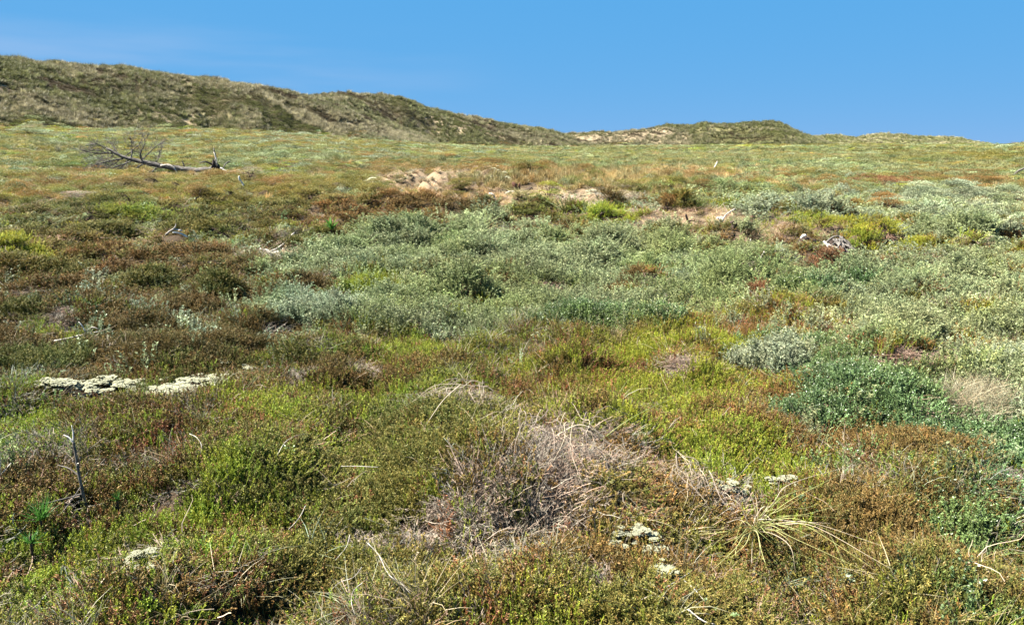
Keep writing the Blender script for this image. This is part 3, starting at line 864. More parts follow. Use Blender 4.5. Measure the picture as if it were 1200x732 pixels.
def build_dune_cover():
    g = np.random.default_rng(9)
    lab = {0: ('the tall left dune', 'tall left hand dune'), 1: ('the second dune', 'long falling ridge'), 2: ('the low pale ridge', 'low pale ridge'),
           3: ('the round green dune', 'round green dune'), 4: ('the far right dunes', 'far dunes'), 5: ('the dune at the right edge', 'dune at the right edge')}
    for i, (nm, pl, fc, ff, kind) in enumerate(DUNES):
        X, Y, Z = dune_patch(i, 190 if i < 2 else 110, 70)
        azs = [math.atan((p - 600) / (FPX * math.cos(PITCH))) for p, _ in pl]
        N = {0: 46000, 1: 26000, 2: 6000, 3: 11000, 4: 7000, 5: 5000}[i]
        u = g.uniform(0.0, 1.5, N); t = g.uniform(0, 1, N)
        a = azs[0] + (azs[-1] - azs[0]) * t
        r = ff(t) + (fc(t) - ff(t)) * u
        x, y = np.sin(a) * r, np.cos(a) * r
        h = dune_height(pl, fc, ff, x, y, 200 + 31 * i)
        k = (h > .05 + .9 * g.uniform(size=N) ** 2) & (np.abs(a) < R(40)); x, y, r, u, h = x[k], y[k], r[k], u[k], h[k]
        z = base_h(x, y) + h - .08
        n = len(x); far = r / 130.0
        nz = .5 + 1.5 * (fbm(x / 7, y / 5, 400 + i, 3) - .5) + .35 * (fbm(x / 1.6, y / 1.6, 500 + i, 2) - .5) + g.normal(0, .15, n)
        gr = {'steep': .54, 'dark': .56, 'pale': .48, 'green': .53, 'far': .46}[kind]
        isg = nz > gr - .22 * sstep(.72, 1.0, u)
        # grass tussocks
        m = isg; q = int(m.sum())
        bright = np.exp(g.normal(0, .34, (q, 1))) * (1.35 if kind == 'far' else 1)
        mixg = (fbm(x[m] / 10, y[m] / 10, 88, 2) + g.normal(0, .15, q))[:, None]
        mixg = np.clip((mixg - .35) * 3 + {'steep': -.1, 'dark': -.1, 'pale': .5, 'green': -.5, 'far': -.35}[kind], 0, 1)
        t1 = (np.array((.060, .066, .023)) * (1 - mixg) + np.array((.122, .105, .056)) * mixg) * bright
        t2 = (np.array((.155, .155, .066)) * (1 - mixg) + np.array((.31, .275, .172)) * mixg) * bright
        w = g.uniform(.45, .85, q) * far[m] ** .5
        o = scatter('dune_grass', 'grass_far', np.stack([x[m], y[m], z[m]], 1), np.stack([w, w, w * g.uniform(.7, 1.25, q)], 1), t1, t2, g=g)
        tag(o, 'tussocks of pale marram grass covering ' + lab[i][0], 'dune grass')
        m = ~isg; q = int(m.sum())
        bright = np.exp(g.normal(0, .25, (q, 1)))
        grn = np.clip((fbm(x[m] / 12, y[m] / 12, 99, 2)[:, None] - .4) * 4 + {'steep': 0, 'dark': .2, 'pale': -.3, 'green': .5, 'far': .6}[kind], 0, 1)
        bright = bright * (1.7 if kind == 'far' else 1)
        t1 = .82 * (np.array((.040, .030, .014)) * (1 - grn) + np.array((.050, .058, .014)) * grn) * bright
        t2 = .82 * (np.array((.080, .058, .030)) * (1 - grn) + np.array((.120, .125, .034)) * grn) * bright
        w = g.uniform(.5, 1.1, q) * far[m] ** .5
        o = scatter('dune_heather', 'heather_far', np.stack([x[m], y[m], z[m] - .05], 1), np.stack([w, w, w * g.uniform(.35, .65, q)], 1), t1, t2, g=g)
        tag(o, 'dark heather and crowberry clumps covering ' + lab[i][0], 'dune heather')

# ------------------------------------------------------------------ builders for single things
def dist_of(p):
    return math.sqrt(p.x * p.x + p.y * p.y + (CAM_H - p.z) ** 2)

def over(px, py, hh):
    """Point on the sight line where it comes within hh of the soil."""
    d = dir_px(px, py)
    ts = np.geomspace(1.2, 120, 1600)
    X, Y, Z = d.x * ts, d.y * ts, CAM_H + d.z * ts
    b = np.nonzero(Z < ground_h(X, Y) + hh)[0]
    k = b[0] if len(b) else len(ts) - 1
    return Vector((float(X[k]), float(Y[k]), float(Z[k])))

def curve_pts(pts, n=5):
    """smooth path through the given points"""
    p = [np.array(q, float) for q in pts]
    p = [2 * p[0] - p[1]] + p + [2 * p[-1] - p[-2]]
    out = []
    for i in range(1, len(p) - 2):
        for k in range(n):
            t = k / n
            out.append(.5 * ((2 * p[i]) + (-p[i - 1] + p[i + 1]) * t + (2 * p[i - 1] - 5 * p[i] + 4 * p[i + 1] - p[i + 2]) * t * t + (-p[i - 1] + 3 * p[i] - 3 * p[i + 1] + p[i + 2]) * t ** 3))
    out.append(p[-2])
    return np.array(out)

def limb_mb(mb, pts, r0, r1, g, sides=6, n=4, knob=.12, mat=0):
    c = curve_pts(pts, n)
    m = len(c)
    rad = np.linspace(r0, r1, m) * (1 + g.normal(0, knob, m))
    c = c + g.normal(0, 1, c.shape) * (np.linspace(r0, r1, m) * knob * 1.2)[:, None]
    tubes(mb, c[None], np.abs(rad)[None], .5, mat, sides)

def limb(name, pts, r0, r1, mat, parent, g, sides=6, n=4, knob=.12, twigs=None, label=None):
    mb = MB(); limb_mb(mb, pts, r0, r1, g, sides, n, knob)
    for tp, a, b in (twigs or []): limb_mb(mb, tp, a, b, g, 3, 3, .05)
    o = link_mesh(name, mb.mesh(name, [mat], True, False), parent)
    if label: o['label'] = label
    return o

def local(parent, pts):
    return [Vector(p) - parent.location for p in pts]

def shrub(name, label, cat, group, px, py, wpx, hgt, sp, ratio=.8, seed=0, stemmat='stem', dens=1.0):
    hgt = hgt * (.48 if py > 270 else .95)
    g = np.random.default_rng(1000 + seed)
    c = on_ground(px, py); d = dist_of(c); r = math.hypot(c.x, c.y)
    rx = wpx / FPX * d / 2; ry = rx * ratio
    root = thing(name, c, label, cat, group)
    near = r < 20
    s = max(.042, .0075 * r) / math.sqrt(dens)
    n = int(PI * rx * ry / s ** 2) + 12
    if near: n = int(n * 1.25)
    a = g.uniform(0, 2 * PI, n); q = 1.12 * np.sqrt(g.uniform(0, 1, n))
    hol = fbm((q * np.cos(a) * rx + c.x) / .32, (q * np.sin(a) * ry + c.y) / .32, seed + 50, 2) > (q * .62 - .10)
    a, q = a[hol], q[hol]; n = len(a)
    wob = 1 + .16 * np.sin(a * 2 + seed) + .12 * np.sin(a * 3 + seed * 2.3) + .08 * np.sin(a * 5 + seed)
    x, y = q * np.cos(a) * rx * wob, q * np.sin(a) * ry * wob
    dome = hgt * np.clip(1 - q ** 2, 0, 1) ** .7 * (.72 + .5 * fbm((x + c.x) / max(.25, rx * .4), (y + c.y) / max(.25, rx * .4), seed + 3, 2))
    lift = np.where(g.uniform(size=n) < .65, 1, g.uniform(0, 1, n))
    z = ground_h(x + c.x, y + c.y) - c.z + dome * lift - .02
    t1, t2 = tints(sp, n, x + c.x, y + c.y, g, .16)
    if near:
        k0 = np.clip(s / .052, .85, 3.0) * g.uniform(.75, 1.25, n); kz = k0 ** .3 * g.uniform(.75, 1.2, n) * NEARZ.get(sp, .78)
        S = np.stack([k0, k0, kz], 1); key = KEY[sp]
    else:
        w = s * g.uniform(2.2, 3.8, n)
        S = np.stack([w, w, np.minimum(HGT[sp], .5 * hgt + .1) * g.uniform(.6, 1.3, n)], 1); key = KEY[sp] + '_far'
        if KEY[sp] == 'grass': S *= .6
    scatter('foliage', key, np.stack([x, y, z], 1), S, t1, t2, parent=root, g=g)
    mb = MB(); ns = 9
    for i in range(ns):
        aa = 2 * PI * i / ns + g.uniform(-.3, .3); qq = g.uniform(.35, .8)
        ex, ey = math.cos(aa) * rx * qq, math.sin(aa) * ry * qq
        ez = gz(c.x + ex, c.y + ey) - c.z + hgt * (1 - qq * qq) * .8
        limb_mb(mb, [(ex * .1, ey * .1, -.03), (ex * .5, ey * .5, ez * .6 + hgt * .1), (ex, ey, ez)], .012 * (1 + hgt), .004, g, 4, 3)
    link_mesh('stem', mb.mesh('stem', [M[stemmat]], True, False), root)
    CLEAR.append((c.x, c.y, rx * .62, ry * .62, 0))
    return root

# ------------------------------------------------------------------ heather mounds
HM = 'heather mounds on the heath'
MOUNDS = [
 (145, 229, 36, .42, 'hb', 'round brown heather mound below the twiggy crown of the fallen tree'),
 (156, 247, 42, .40, 'ho', 'dark olive heather mound below the round brown one under the fallen tree'),
 (233, 241, 30, .35, 'hb', 'small brown heather mound a little below the root end of the fallen tree'),
 (254, 219, 40, .38, 'hb', 'brown heather mound just in front of the fallen tree root plate'),
 (294, 214, 28, .35, 'dh', 'grey brown heather mound just behind the pale upright stick'),
 (100, 245, 52, .35, 'dh', 'faded grey heather mound in the left middle distance'),
 (335, 228, 56, .40, 'hb', 'wide brown heather mound right of the pale upright stick'),
 (165, 268, 62, .42, 'cb', 'dark green cushion left of the grey wood scraps'),
 (233, 272, 56, .40, 'ho', 'olive heather mound right behind the grey wood scraps'),
 (442, 230, 40, .42, 'ho', 'dark heather mound just below the long pale lichen strip on the brow'),
 (433, 247, 32, .36, 'ho', 'small dark heather mound below the one under the lichen strip'),
 (478, 255, 54, .36, 'hb', 'reddish brown heather mound along the top edge of the willow thicket'),
 (505, 198, 44, .45, 'hb', 'brown heather mound behind the left end of the bare sand'),
 (572, 195, 66, .50, 'hb', 'long dark heather ridge behind the rotten stump on the brow'),
 (622, 207, 34, .45, 'ho', 'dark green heather mound at the right end of the long heather ridge'),
 (541, 229, 28, .35, 'ho', 'dark green heather mound at the right edge of the bare sand'),
 (643, 236, 38, .38, 'cb', 'green cushion right beside the dark rotten stump on the brow'),
 (712, 251, 32, .35, 'hb', 'brown heather mound above the bright green crowberry cushion'),
 (802, 251, 17, .36, 'ho', 'round dark heather mound on the sandy brow above the driftwood log'),
 (781, 254, 15, .30, 'hb', 'small brown heather mound left of the round dark one on the sandy brow'),
 (812, 277, 22, .24, 'ho', 'low green heather mound between the black stick and the driftwood log'),
 (820, 232, 34, .36, 'hb', 'dark heather mound at the back of the sandy brow on the right'),
 (1034, 218, 22, .36, 'hr', 'small rusty red mound in the right distance'),
 (1150, 219, 60, .50, 'hb', 'long dark heather bank at the right before the silvery willows'),
 (964, 318, 44, .30, 'hr', 'orange brown heather mound below the heap of roots'),
 (888, 358, 34, .28, 'hr', 'small orange and green heather mound left of centre right, above the silvery willow'),
 (1040, 252, 44, .34, 'hb', 'brown heather mound behind the wide silvery willows on the right'),
 (228, 305, 74, .34, 'hb', 'wide brown heather mound left of the grey driftwood branch'),
 (172, 338, 76, .34, 'ho', 'olive heather mound with a dark front in the left middle of the heath'),
 (142, 303, 52, .32, 'hb', 'brown heather mound next to the wide one left of the driftwood branch'),
 (92, 328, 62, .32, 'ho', 'olive green heather mound left of the one with a dark front'),
 (26, 305, 64, .34, 'cb', 'yellow green cushion at the left edge in the middle distance'),
 (22, 376, 56, .30, 'ho', 'olive heather mound at the left edge above the dead branch'),
 (258, 345, 50, .28, 'ho', 'green and brown heather mound left of the small brown one by the willow'),
 (337, 334, 44, .30, 'hb', 'small brown heather mound against the left side of the willow thicket'),
 (160, 392, 110, .26, 'hb', 'broad brown heather mound right of the dead branch'),
 (285, 416, 86, .22, 'hb', 'brown heather mound above the small lichen tufts'),
 (60, 436, 110, .22, 'ho', 'broad olive heather mound above the left end of the lichen'),
 (1000, 535, 76, .13, 'hb', 'round brown heather cushion behind the long grass tuft'),
 (730, 545, 56, .10, 'hb', 'rust brown heather ridge right of the dead grass tussock'),
]
for i, (px, py, w, h, sp, lb) in enumerate(MOUNDS):
    cb = sp == 'cb'
    shrub('crowberry_cushion' if cb else 'heather_mound', lb, 'crowberry' if cb else 'heather', None if cb else HM, px, py, w, h, sp, .8, i)
shrub('crowberry_cushion', 'bright lime green crowberry cushion in the middle distance right of the brow', 'crowberry', None, 704, 262, 28, .32, 'cb', .8, 61)

# ------------------------------------------------------------------ willow and bilberry bushes
WM = 'creeping willow bushes'
WILLOWS = [
 (470, 292, 124, .46, 'wi', 'tall silver green willow bush at the top of the central thicket'),
 (385, 306, 74, .46, 'wi', 'silver green willow bush directly right of the grey driftwood branch'),
 (321, 330, 50, .08, 'wi', 'low green willow bush directly below the grey driftwood branch'),
 (372, 384, 96, .30, 'wp', 'pale silvery willow bush at the lower left foot of the thicket'),
 (442, 362, 62, .28, 'wp', 'silvery willow bush right of the one at the lower left foot'),
 (560, 292, 104, .44, 'wi', 'grey green willow bush right of the tallest bush of the thicket'),
 (622, 322, 92, .36, 'wi', 'willow bush in the very middle of the thicket'),
 (540, 348, 104, .32, 'wi', 'grey green willow bush in the lower middle of the thicket'),
 (690, 384, 116, .30, 'te', 'dark blue green bush at the lower right edge of the thicket'),
 (704, 318, 92, .34, 'wi', 'willow bush below the bright lime green cushion'),
 (772, 386, 62, .26, 'te', 'small dark green bush right beside the dark blue green one'),
 (850, 345, 84, .30, 'wi', 'willow bush left of the small orange and green heather mound'),
 (942, 358, 96, .30, 'te', 'dark green leafy bush below the rusty growth on the right'),
 (1006, 346, 60, .26, 'te', 'dark green leafy bush right of the one below the rusty growth'),
 (918, 434, 110, .13, 'wp', 'pale silvery willow bush above the blue green bilberry'),
 (1085, 282, 96, .40, 'wp', 'wide silvery willow bush on the right in the middle distance'),
 (1152, 288, 84, .40, 'wp', 'silvery willow bush towards the right edge beside the wide one'),
 (1122, 336, 84, .32, 'wi', 'green willow bush below the two silvery ones at the right'),
 (1172, 400, 84, .28, 'wi', 'grey green willow bush close to the right edge, above the pale grass'),
 (1060, 412, 84, .26, 'wi', 'grey green willow bush behind the blue green bilberry'),
 (1112, 240, 84, .45, 'wp', 'silvery willow bush under the long dark heather bank'),
 (1176, 244, 52, .45, 'wp', 'silvery willow bush at the right edge under the dark heather bank'),
 (960, 257, 52, .34, 'wp', 'small pale willow bush at the top of the yellow green crowberry'),
 (886, 262, 34, .30, 'wp', 'small whitish willow bush on the sandy brow above the black stump'),
]
for i, (px, py, w, h, sp, lb) in enumerate(WILLOWS):
    shrub('willow_bush', lb, 'willow bush', WM, px, py, w, h, sp, .75, 100 + i)
BM = 'bilberry bushes on the right'
BILB = [
 (1010, 462, 130, .05, 'blue green bilberry bush with glossy leaves, largest on the right'),
 (950, 500, 76, .16, 'blue green bilberry bush left below the largest one'),
 (1092, 528, 84, .16, 'dark green bilberry bush between the brown heather cushion and the right edge'),
 (1122, 640, 96, .12, 'grey green bilberry bush in the lower right corner'),
]
for i, (px, py, w, h, lb) in enumerate(BILB):
    shrub('bilberry_bush', lb, 'bilberry', BM, px, py, w, h, 'te', .75, 140 + i)
shrub('pale_grass_clump', 'tall pale straw coloured grass clump at the right edge behind the bilberry', 'grass', None, 1135, 478, 90, .16, 'pg', .8, 150, dens=1.3)
shrub('grass_tussock', 'grey green grass tussock at the left end of the brow', 'grass', None, 421, 203, 30, .5, 'gg', .8, 151)
shrub('grass_tussock', 'yellow grass tussock in front of the rotten stump on the brow', 'grass', None, 607, 243, 24, .10, 'dg', .8, 152)
shrub('grey_bush', 'pale grey bush at the foot of the tall left dune', 'bush', None, 36, 160, 34, .9, 'wp', .8, 153)
shrub('grey_bush', 'grey twiggy bush at the foot of the second dune', 'bush', None, 491, 167, 22, 1.3, 'dh', .8, 154)

# ------------------------------------------------------------------ fallen tree
def fallen_tree():
    g = np.random.default_rng(21)
    B = on_ground(190, 204); mp = dist_of(B) / FPX
    t = thing('fallen_tree', B, 'dead grey tree lying on its side with bare twigs and torn up roots', 'fallen tree')
    CLEAR.append((B.x + .4, B.y - 1.0, 3.4, 1.6, 0))
    def q(px, py, dy=0.0): return ((px - 190) * mp, dy, (203 - py) * mp)
    limb('trunk', [q(247, 198), q(232, 199.5), q(212, 198), q(196, 195.5), q(178, 192), q(160, 188), q(146, 183), q(134, 176)], 3.9 * mp, 1.2 * mp, M['bark'], t, g, 9, 4, .07)
    def twigs(p, d, n, L, up=.2):
        out = []
        for k in range(n):
            f = g.uniform(.15, 1); a = np.array(p[0]) * (1 - f) + np.array(p[-1]) * f
            if len(p) > 2:
                c = curve_pts(p, 4); a = c[int(f * (len(c) - 1))]
            v = nrm(np.array(d) + g.normal(0, .75, 3) + np.array([0, 0, up * .4])); l = L * g.uniform(.5, 1.2)
            e = a + v * l * .5 + g.normal(0, .1, 3) * l; e2 = a + v * l + g.normal(0, .2, 3) * l
            out.append(([a, e, e2], .24 * mp, .10 * mp))
            for j in range(2):
                b2 = e * .5 + e2 * .5
                out.append(([b2, b2 + nrm(v + g.normal(0, .8, 3)) * l * .25, b2 + nrm(v + g.normal(0, .8, 3)) * l * .5], .15 * mp, .08 * mp))
        return out
    BR = [([q(158, 188), q(158.5, 178, .2), q(157, 163, .3)], 1.3), ([q(171, 191), q(171, 182, -.2), q(176, 170, -.1), q(172, 160, 0)], 1.3),
          ([q(146, 183), q(139, 176, .3), q(131, 168, .5)], 1.2), ([q(140, 181), q(128, 181, -.5), q(112, 177, -.9)], 1.0),
          ([q(150, 187), q(138, 190, -.6), q(120, 197, -1.1)], 1.2), ([q(146, 188), q(134, 193, .5), q(106, 201, .9)], 1.0),
          ([q(134, 176), q(124, 172), q(110, 172, .3)], 1.0), ([q(140, 182), q(126, 178, -.4), q(114, 181, -.5)], .8), ([q(150, 187), q(130, 190, .2), q(108, 194, .4)], .9), ([q(156, 188), q(142, 198, .2), q(124, 203, .4)], .9),
          ([q(172, 192), q(167, 197, -.5), q(163, 202, -.8)], 1.2), ([q(186, 195), q(184, 200, -.4), q(182, 204, -.5)], 1.0),
          ([q(160, 189), q(148, 196, -.8), q(136, 203, -1.2)], 1.0), ([q(184, 193), q(185.5, 186, .2), q(186, 180, .3)], .7),
          ([q(168, 190), q(178, 176, .6), q(188, 168, .9)], .8), ([q(152, 185), q(160, 172, .8), q(164, 160, 1.0)], .8),
          ([q(140, 184), q(122, 188, 1.0), q(104, 190, 1.6)], .8)]
    for p, r in BR:
        d = nrm(np.array(p[-1]) - np.array(p[0]))
        limb('branch', p, r * .74 * mp, .22 * mp, M['bark'], t, g, 5, 4, .1, twigs(p, d, 19, 13 * mp))
    limb('branch', [q(193, 194, -.35), q(203, 193, -.5), q(209, 197, -.55), q(211, 203, -.5)], 1.0 * mp, .6 * mp, M['greywood'], t, g, 6, 4, .08, label='pale bent branch hanging over the trunk')
    # root plate: a ragged disc of roots and soil
    mb = MB(); nr, na = 6, 18
    V = []; F = []
    for side in (1, -1):
        for i in range(nr):
            for k in range(na):
                a = 2 * PI * k / na; rr = i / (nr - 1)
                R_ = 9.0 * mp * rr * (1 + .28 * math.sin(a * 3 + 1) + .18 * math.sin(a * 7))
                V.append((57 * mp + side * (3.2 * mp * (1 - rr ** 2) + g.normal(0, .4) * mp), math.cos(a) * R_, 5.5 * mp + math.sin(a) * R_ + g.normal(0, .3) * mp))
    for s_ in range(2):
        o = s_ * nr * na
        for i in range(nr - 1):
            for k in range(na):
                f = [o + i * na + k, o + i * na + (k + 1) % na, o + (i + 1) * na + (k + 1) % na, o + (i + 1) * na + k]
                F.append(f if s_ else f[::-1])
    for k in range(na):
        a, b = (nr - 1) * na + k, (nr - 1) * na + (k + 1) % na
        F.append([a, b, b + nr * na, a + nr * na])
    mb.add(V, F, .5)
    link_mesh('root_plate', mb.mesh('root_plate', [M['charwood']], False, False), t)
    for p, r, m in [([q(247, 193), q(248, 186), q(246.5, 176)], 1.8, 'bark'), ([q(250, 194, -.2), q(251, 188, -.3), q(249, 180, -.3)], 1.0, 'palewood'),
                    ([q(252, 197), q(258, 198, -.3), q(264, 202, -.5)], 1.2, 'greywood'), ([q(252, 203, .2), q(262, 200, .3), q(271, 199, .4)], 1.2, 'greywood'),
                    ([q(246, 194), q(241, 190, -.4), q(236, 191, -.6)], 1.0, 'bark'), ([q(248, 200, -.4), q(244, 204, -.7), q(238, 205, -.9)], 1.0, 'bark'),
                    ([q(250, 199, .4), q(253, 192, .7), q(256, 190, .9)], .9, 'bark'), ([q(214, 195), q(213, 191), q(212.5, 189)], .7, 'bark')]:
        limb('root' if p[0][0] > 40 * mp else 'broken_limb', p, r * mp, .5 * mp, M[m], t, g, 6, 3, .15)
fallen_tree()

# ------------------------------------------------------------------ small dead wood
def wood(name, label, cat, px, py, parts, group=None, seed=0):
    """parts: (name, [(px, py, depth m)...] seen across the view, r0 px, r1 px, material)"""
    g = np.random.default_rng(3000 + seed)
    B = on_ground(px, py); mp = dist_of(B) / FPX
    B = B + Vector((0, 0, {2: .34, 3: .20, 4: .07, 13: .22, 6: .15, 7: .14, 9: .14, 16: .08}.get(seed, .04)))
    t = thing(name, B, label, cat, group)
    if seed in (2, 3): CLEAR.append((B.x, B.y - 1.0, .55, 1.3, 0))
    xs = [p[0] for q in parts for p in q[1]]; hw = (max(xs) - min(xs)) / 2 * mp
    CLEAR.append((B.x + ((max(xs) + min(xs)) / 2 - px) * mp, B.y - .12, hw * .9 + .03, min(.5, .012 * math.hypot(B.x, B.y) + .12) + hw * .12, 0))
    for nm, pts, r0, r1, m in parts:
        P = []
        for p in pts:
            dx = (p[0] - px) * mp; dy = p[2] if len(p) > 2 else 0.0
            P.append((dx, dy, (py - p[1]) * mp + gz(B.x + dx, B.y + dy) - B.z))
        limb(nm, P, r0 * mp, r1 * mp, M[m], t, g, 7, 4, .13)
    return t
wood('dead_stick', 'pale bent stick standing upright in green grass right of the fallen tree', 'stick', 284, 228, [('stick', [(286, 229), (285, 224), (282, 220), (281.5, 216)], .9, 1.1, 'palewood')], seed=1)
wood('rotten_stump', 'reddish brown rotten stump with splintered top on the sandy brow', 'stump', 606, 228,
     [('stump', [(607, 244, .1), (605, 223), (601, 215)], 4.2, 1.6, 'redwood'), ('splinter', [(609, 240), (608, 221), (609, 216)], 2.0, .8, 'redwood'),
      ('fallen_piece', [(604, 227, -.2), (612, 224, -.2), (623, 225, 0)], 2.8, 2.2, 'charwood'), ('fallen_piece', [(590, 229, -.2), (598, 226, 0), (604, 226, 0)], 1.4, 1.6, 'greywood'),
      ('fallen_piece', [(612, 229, -.3), (620, 228, -.2), (625, 229, 0)], 1.8, 1.2, 'charwood')], seed=2)
wood('hooked_root', 'pale hooked root sticking out of the sand below the rotten stump', 'root', 578, 240, [('root', [(581, 242), (580, 237), (577, 234), (573, 235)], 1.2, .7, 'palewood')], seed=3)
wood('driftwood_log', 'grey weathered log with a dark end lying on the sandy brow', 'log', 838, 274,
     [('log', [(828, 275, -.3), (834, 271, -.1), (842, 267, .1), (849, 264, .25)], 2.8, 2.0, 'greywood'), ('branch', [(844, 266, .1), (852, 263, .2), (864, 261, .3)], 1.2, .6, 'greywood'),
      ('branch', [(846, 265, .1), (844, 259, .1), (841, 257, .1)], 1.5, 1.2, 'palewood'), ('dark_end', [(827.2, 275.6, -.33), (828.6, 274.8, -.27), (829.8, 274.2, -.22)], 2.5, 2.95, 'charwood')], seed=4)
wood('leaning_stick', 'black stick leaning to the left above the driftwood log', 'stick', 806, 268, [('stick', [(809, 268), (805, 263), (803, 257)], 1.6, 1.0, 'charwood'), ('side_branch', [(806, 264), (810, 263), (814, 262.5)], .8, .5, 'charwood')], seed=5)
wood('black_stump', 'small black burnt stump right below the driftwood log', 'stump', 859, 279,
     [('stump', [(860, 290), (859, 277), (857, 271)], 3.4, 2.4, 'charwood'), ('root', [(858, 279, -.1), (855, 279, -.2), (853, 280, -.25)], 1.0, .5, 'charwood'), ('splinter', [(861, 279), (862.5, 275), (862, 272)], 1.1, .5, 'charwood')], seed=6)
wood('brown_stump', 'small brown stump beside the whitish willow on the sandy brow', 'stump', 881, 266, [('stump', [(881, 267), (881, 263), (880, 259)], 2.8, 2.0, 'redwood'), ('splinter', [(883, 266), (884, 262)], 1.2, .6, 'redwood')], seed=7)
wood('dead_stick', 'thin dark stick with a pale tip right of the black stump', 'stick', 883, 296, [('stick', [(885, 296), (882, 289), (880, 286)], 1.0, .8, 'charwood'), ('tip', [(880, 286.5), (879.2, 283), (878.6, 280)], .8, .5, 'palewood')], seed=8)
wood('grey_branch', 'forked grey branch lying in the willow below the sandy brow', 'branch', 884, 325, [('branch', [(872, 325, -.1), (884, 321, 0), (896, 317, .1)], 1.0, .8, 'greywood'), ('side_branch', [(880, 323), (888, 324, -.15), (895, 321, -.15)], .8, .4, 'greywood')], seed=9)
wood('dead_stick', 'short white stick on the grass at the back of the brow', 'stick', 791, 234, [('stick', [(787, 230), (791, 233), (795, 235)], .9, .7, 'palewood')], seed=10)
wood('dead_stick', 'tiny pale stick leaning right, far off before the green dune', 'stick', 838, 201, [('stick', [(836, 201), (839, 196), (840, 193)], .8, .6, 'palewood')], seed=11)
wood('dead_stick', 'tiny dark stick leaning left, far off before the green dune', 'stick', 866, 211, [('stick', [(868, 211), (865, 207), (863, 206)], 1.2, .8, 'charwood')], seed=12)
wood('driftwood_branch', 'grey driftwood branch beside the willow thicket on the left', 'branch', 322, 297,
     [('branch', [(301, 294, .1), (312, 293.5, 0), (322, 296, -.1), (332, 297, -.1)], 1.6, 2.0, 'greywood'), ('side_branch', [(318, 295), (326, 290, .2), (340, 290, .3)], 1.6, .8, 'greywood'),
      ('side_branch', [(326, 296), (333, 300, -.2), (338, 299, -.3)], 1.6, 1.1, 'palewood'), ('side_branch', [(330, 296), (334, 291, .1), (346, 294, .1)], 1.2, .7, 'greywood')], seed=13)
wood('dead_branch', 'bleached dead branch with twigs among the brown heather on the left', 'branch', 65, 402,
     [('branch', [(22, 409, 0), (40, 405, 0), (58, 401, .05), (80, 396, .1), (106, 390, .1)], 1.2, .9, 'greywood'), ('side_branch', [(88, 394, .1), (97, 386, .1), (104, 388, .1)], .7, .4, 'greywood'),
      ('side_branch', [(97, 389), (94, 382), (91, 378)], .6, .3, 'palewood'), ('knot', [(50, 402, -.05), (56, 398, 0), (62, 400, 0)], 1.6, 1.2, 'palewood'), ('side_branch', [(45, 404), (52, 407, -.1), (62, 405, -.1)], 1.2, .7, 'palewood')], seed=14)
wood('wood_scraps', 'grey scraps of dead wood in a gap of the heather on the left', 'wood', 207, 284,
     [('scrap', [(196, 284), (204, 280), (214, 279)], 1.0, .8, 'greywood'), ('scrap', [(204, 283), (212, 283), (219, 281)], 1.2, .8, 'palewood'), ('scrap', [(203, 281), (207, 277), (208, 274)], .8, .4, 'greywood')], seed=15)
wood('dark_log', 'short dark log with a white broken end left of the root heap', 'log', 936, 300,
     [('log', [(928, 299), (938, 298), (955, 299)], 2.6, 2.8, 'charwood'), ('broken_end', [(927, 298), (938, 294), (943, 299)], 1.4, 1.6, 'palewood')], seed=16)
wood('leaning_branch', 'brown branch leaning in from the right edge far off', 'branch', 1193, 206, [('branch', [(1188, 206), (1196, 200), (1206, 195)], 1.0, .8, 'bark')], seed=17)
wood('pale_stone', 'small white stone in the willow right of the crowberry', 'stone', 1060, 289, [('stone', [(1057, 288), (1060, 287), (1064, 287.5)], 1.4, 1.2, 'palewood')], seed=18)

def root_heap():
    g = np.random.default_rng(44)
    B = on_ground(976, 304); mp = dist_of(B) / FPX
    CLEAR.append((B.x, B.y - .35, .42, .42, 0))
    B = B + Vector((0, 0, .05))
    t = thing('root_heap', B, 'heap of tangled grey and dark roots standing out of the heath on the right', 'roots')
    mb = MB()
    limb_mb(mb, [(-14 * mp, 0, -1 * mp), (-5 * mp, .1, 8 * mp), (2 * mp, .1, 14 * mp), (10 * mp, .1, 7 * mp), (17 * mp, 0, -1 * mp)], 6 * mp, 6 * mp, g, 9, 4, .2)
    link_mesh('core', mb.mesh('core', [M['charwood']], False, False), t)
    tops = [(-9, 13), (-4, 19), (2, 22), (5, 20), (9, 15)]
    for k in range(26):
        tx, tz = tops[k % 5]; tx += g.normal(0, 3.5); tz += g.normal(0, 3)
        ex = g.uniform(-20, 22); ez = g.uniform(-2, 5) - .0
        d0, d1 = g.uniform(-.25, .1), g.uniform(-.45, -.1)
        mid = ((tx + ex) / 2 + g.normal(0, 3), (tz + ez) / 2 + 4)
        limb('root', [(tx * mp, d0, tz * mp), (mid[0] * mp, (d0 + d1) / 2 - .06, mid[1] * mp), (ex * mp, d1, ez * mp)], g.uniform(.9, 1.6) * mp, g.uniform(.4, .8) * mp,
             M[['greywood', 'bark', 'bark', 'bark', 'charwood'][k % 5]], t, g, 6, 4, .15)
    limb('root', [(2 * mp, -.2, 15 * mp), (0, -.4, 4 * mp), (-3 * mp, -.5, -9 * mp)], 1.1 * mp, .7 * mp, M['palewood'], t, g, 6, 4, .1)
    limb('root', [(-13 * mp, 0, 12 * mp), (0, 0, 23 * mp), (9 * mp, 0, 19 * mp), (16 * mp, 0, 10 * mp)], 1.2 * mp, .9 * mp, M['bark'], t, g, 6, 4, .1)
root_heap()

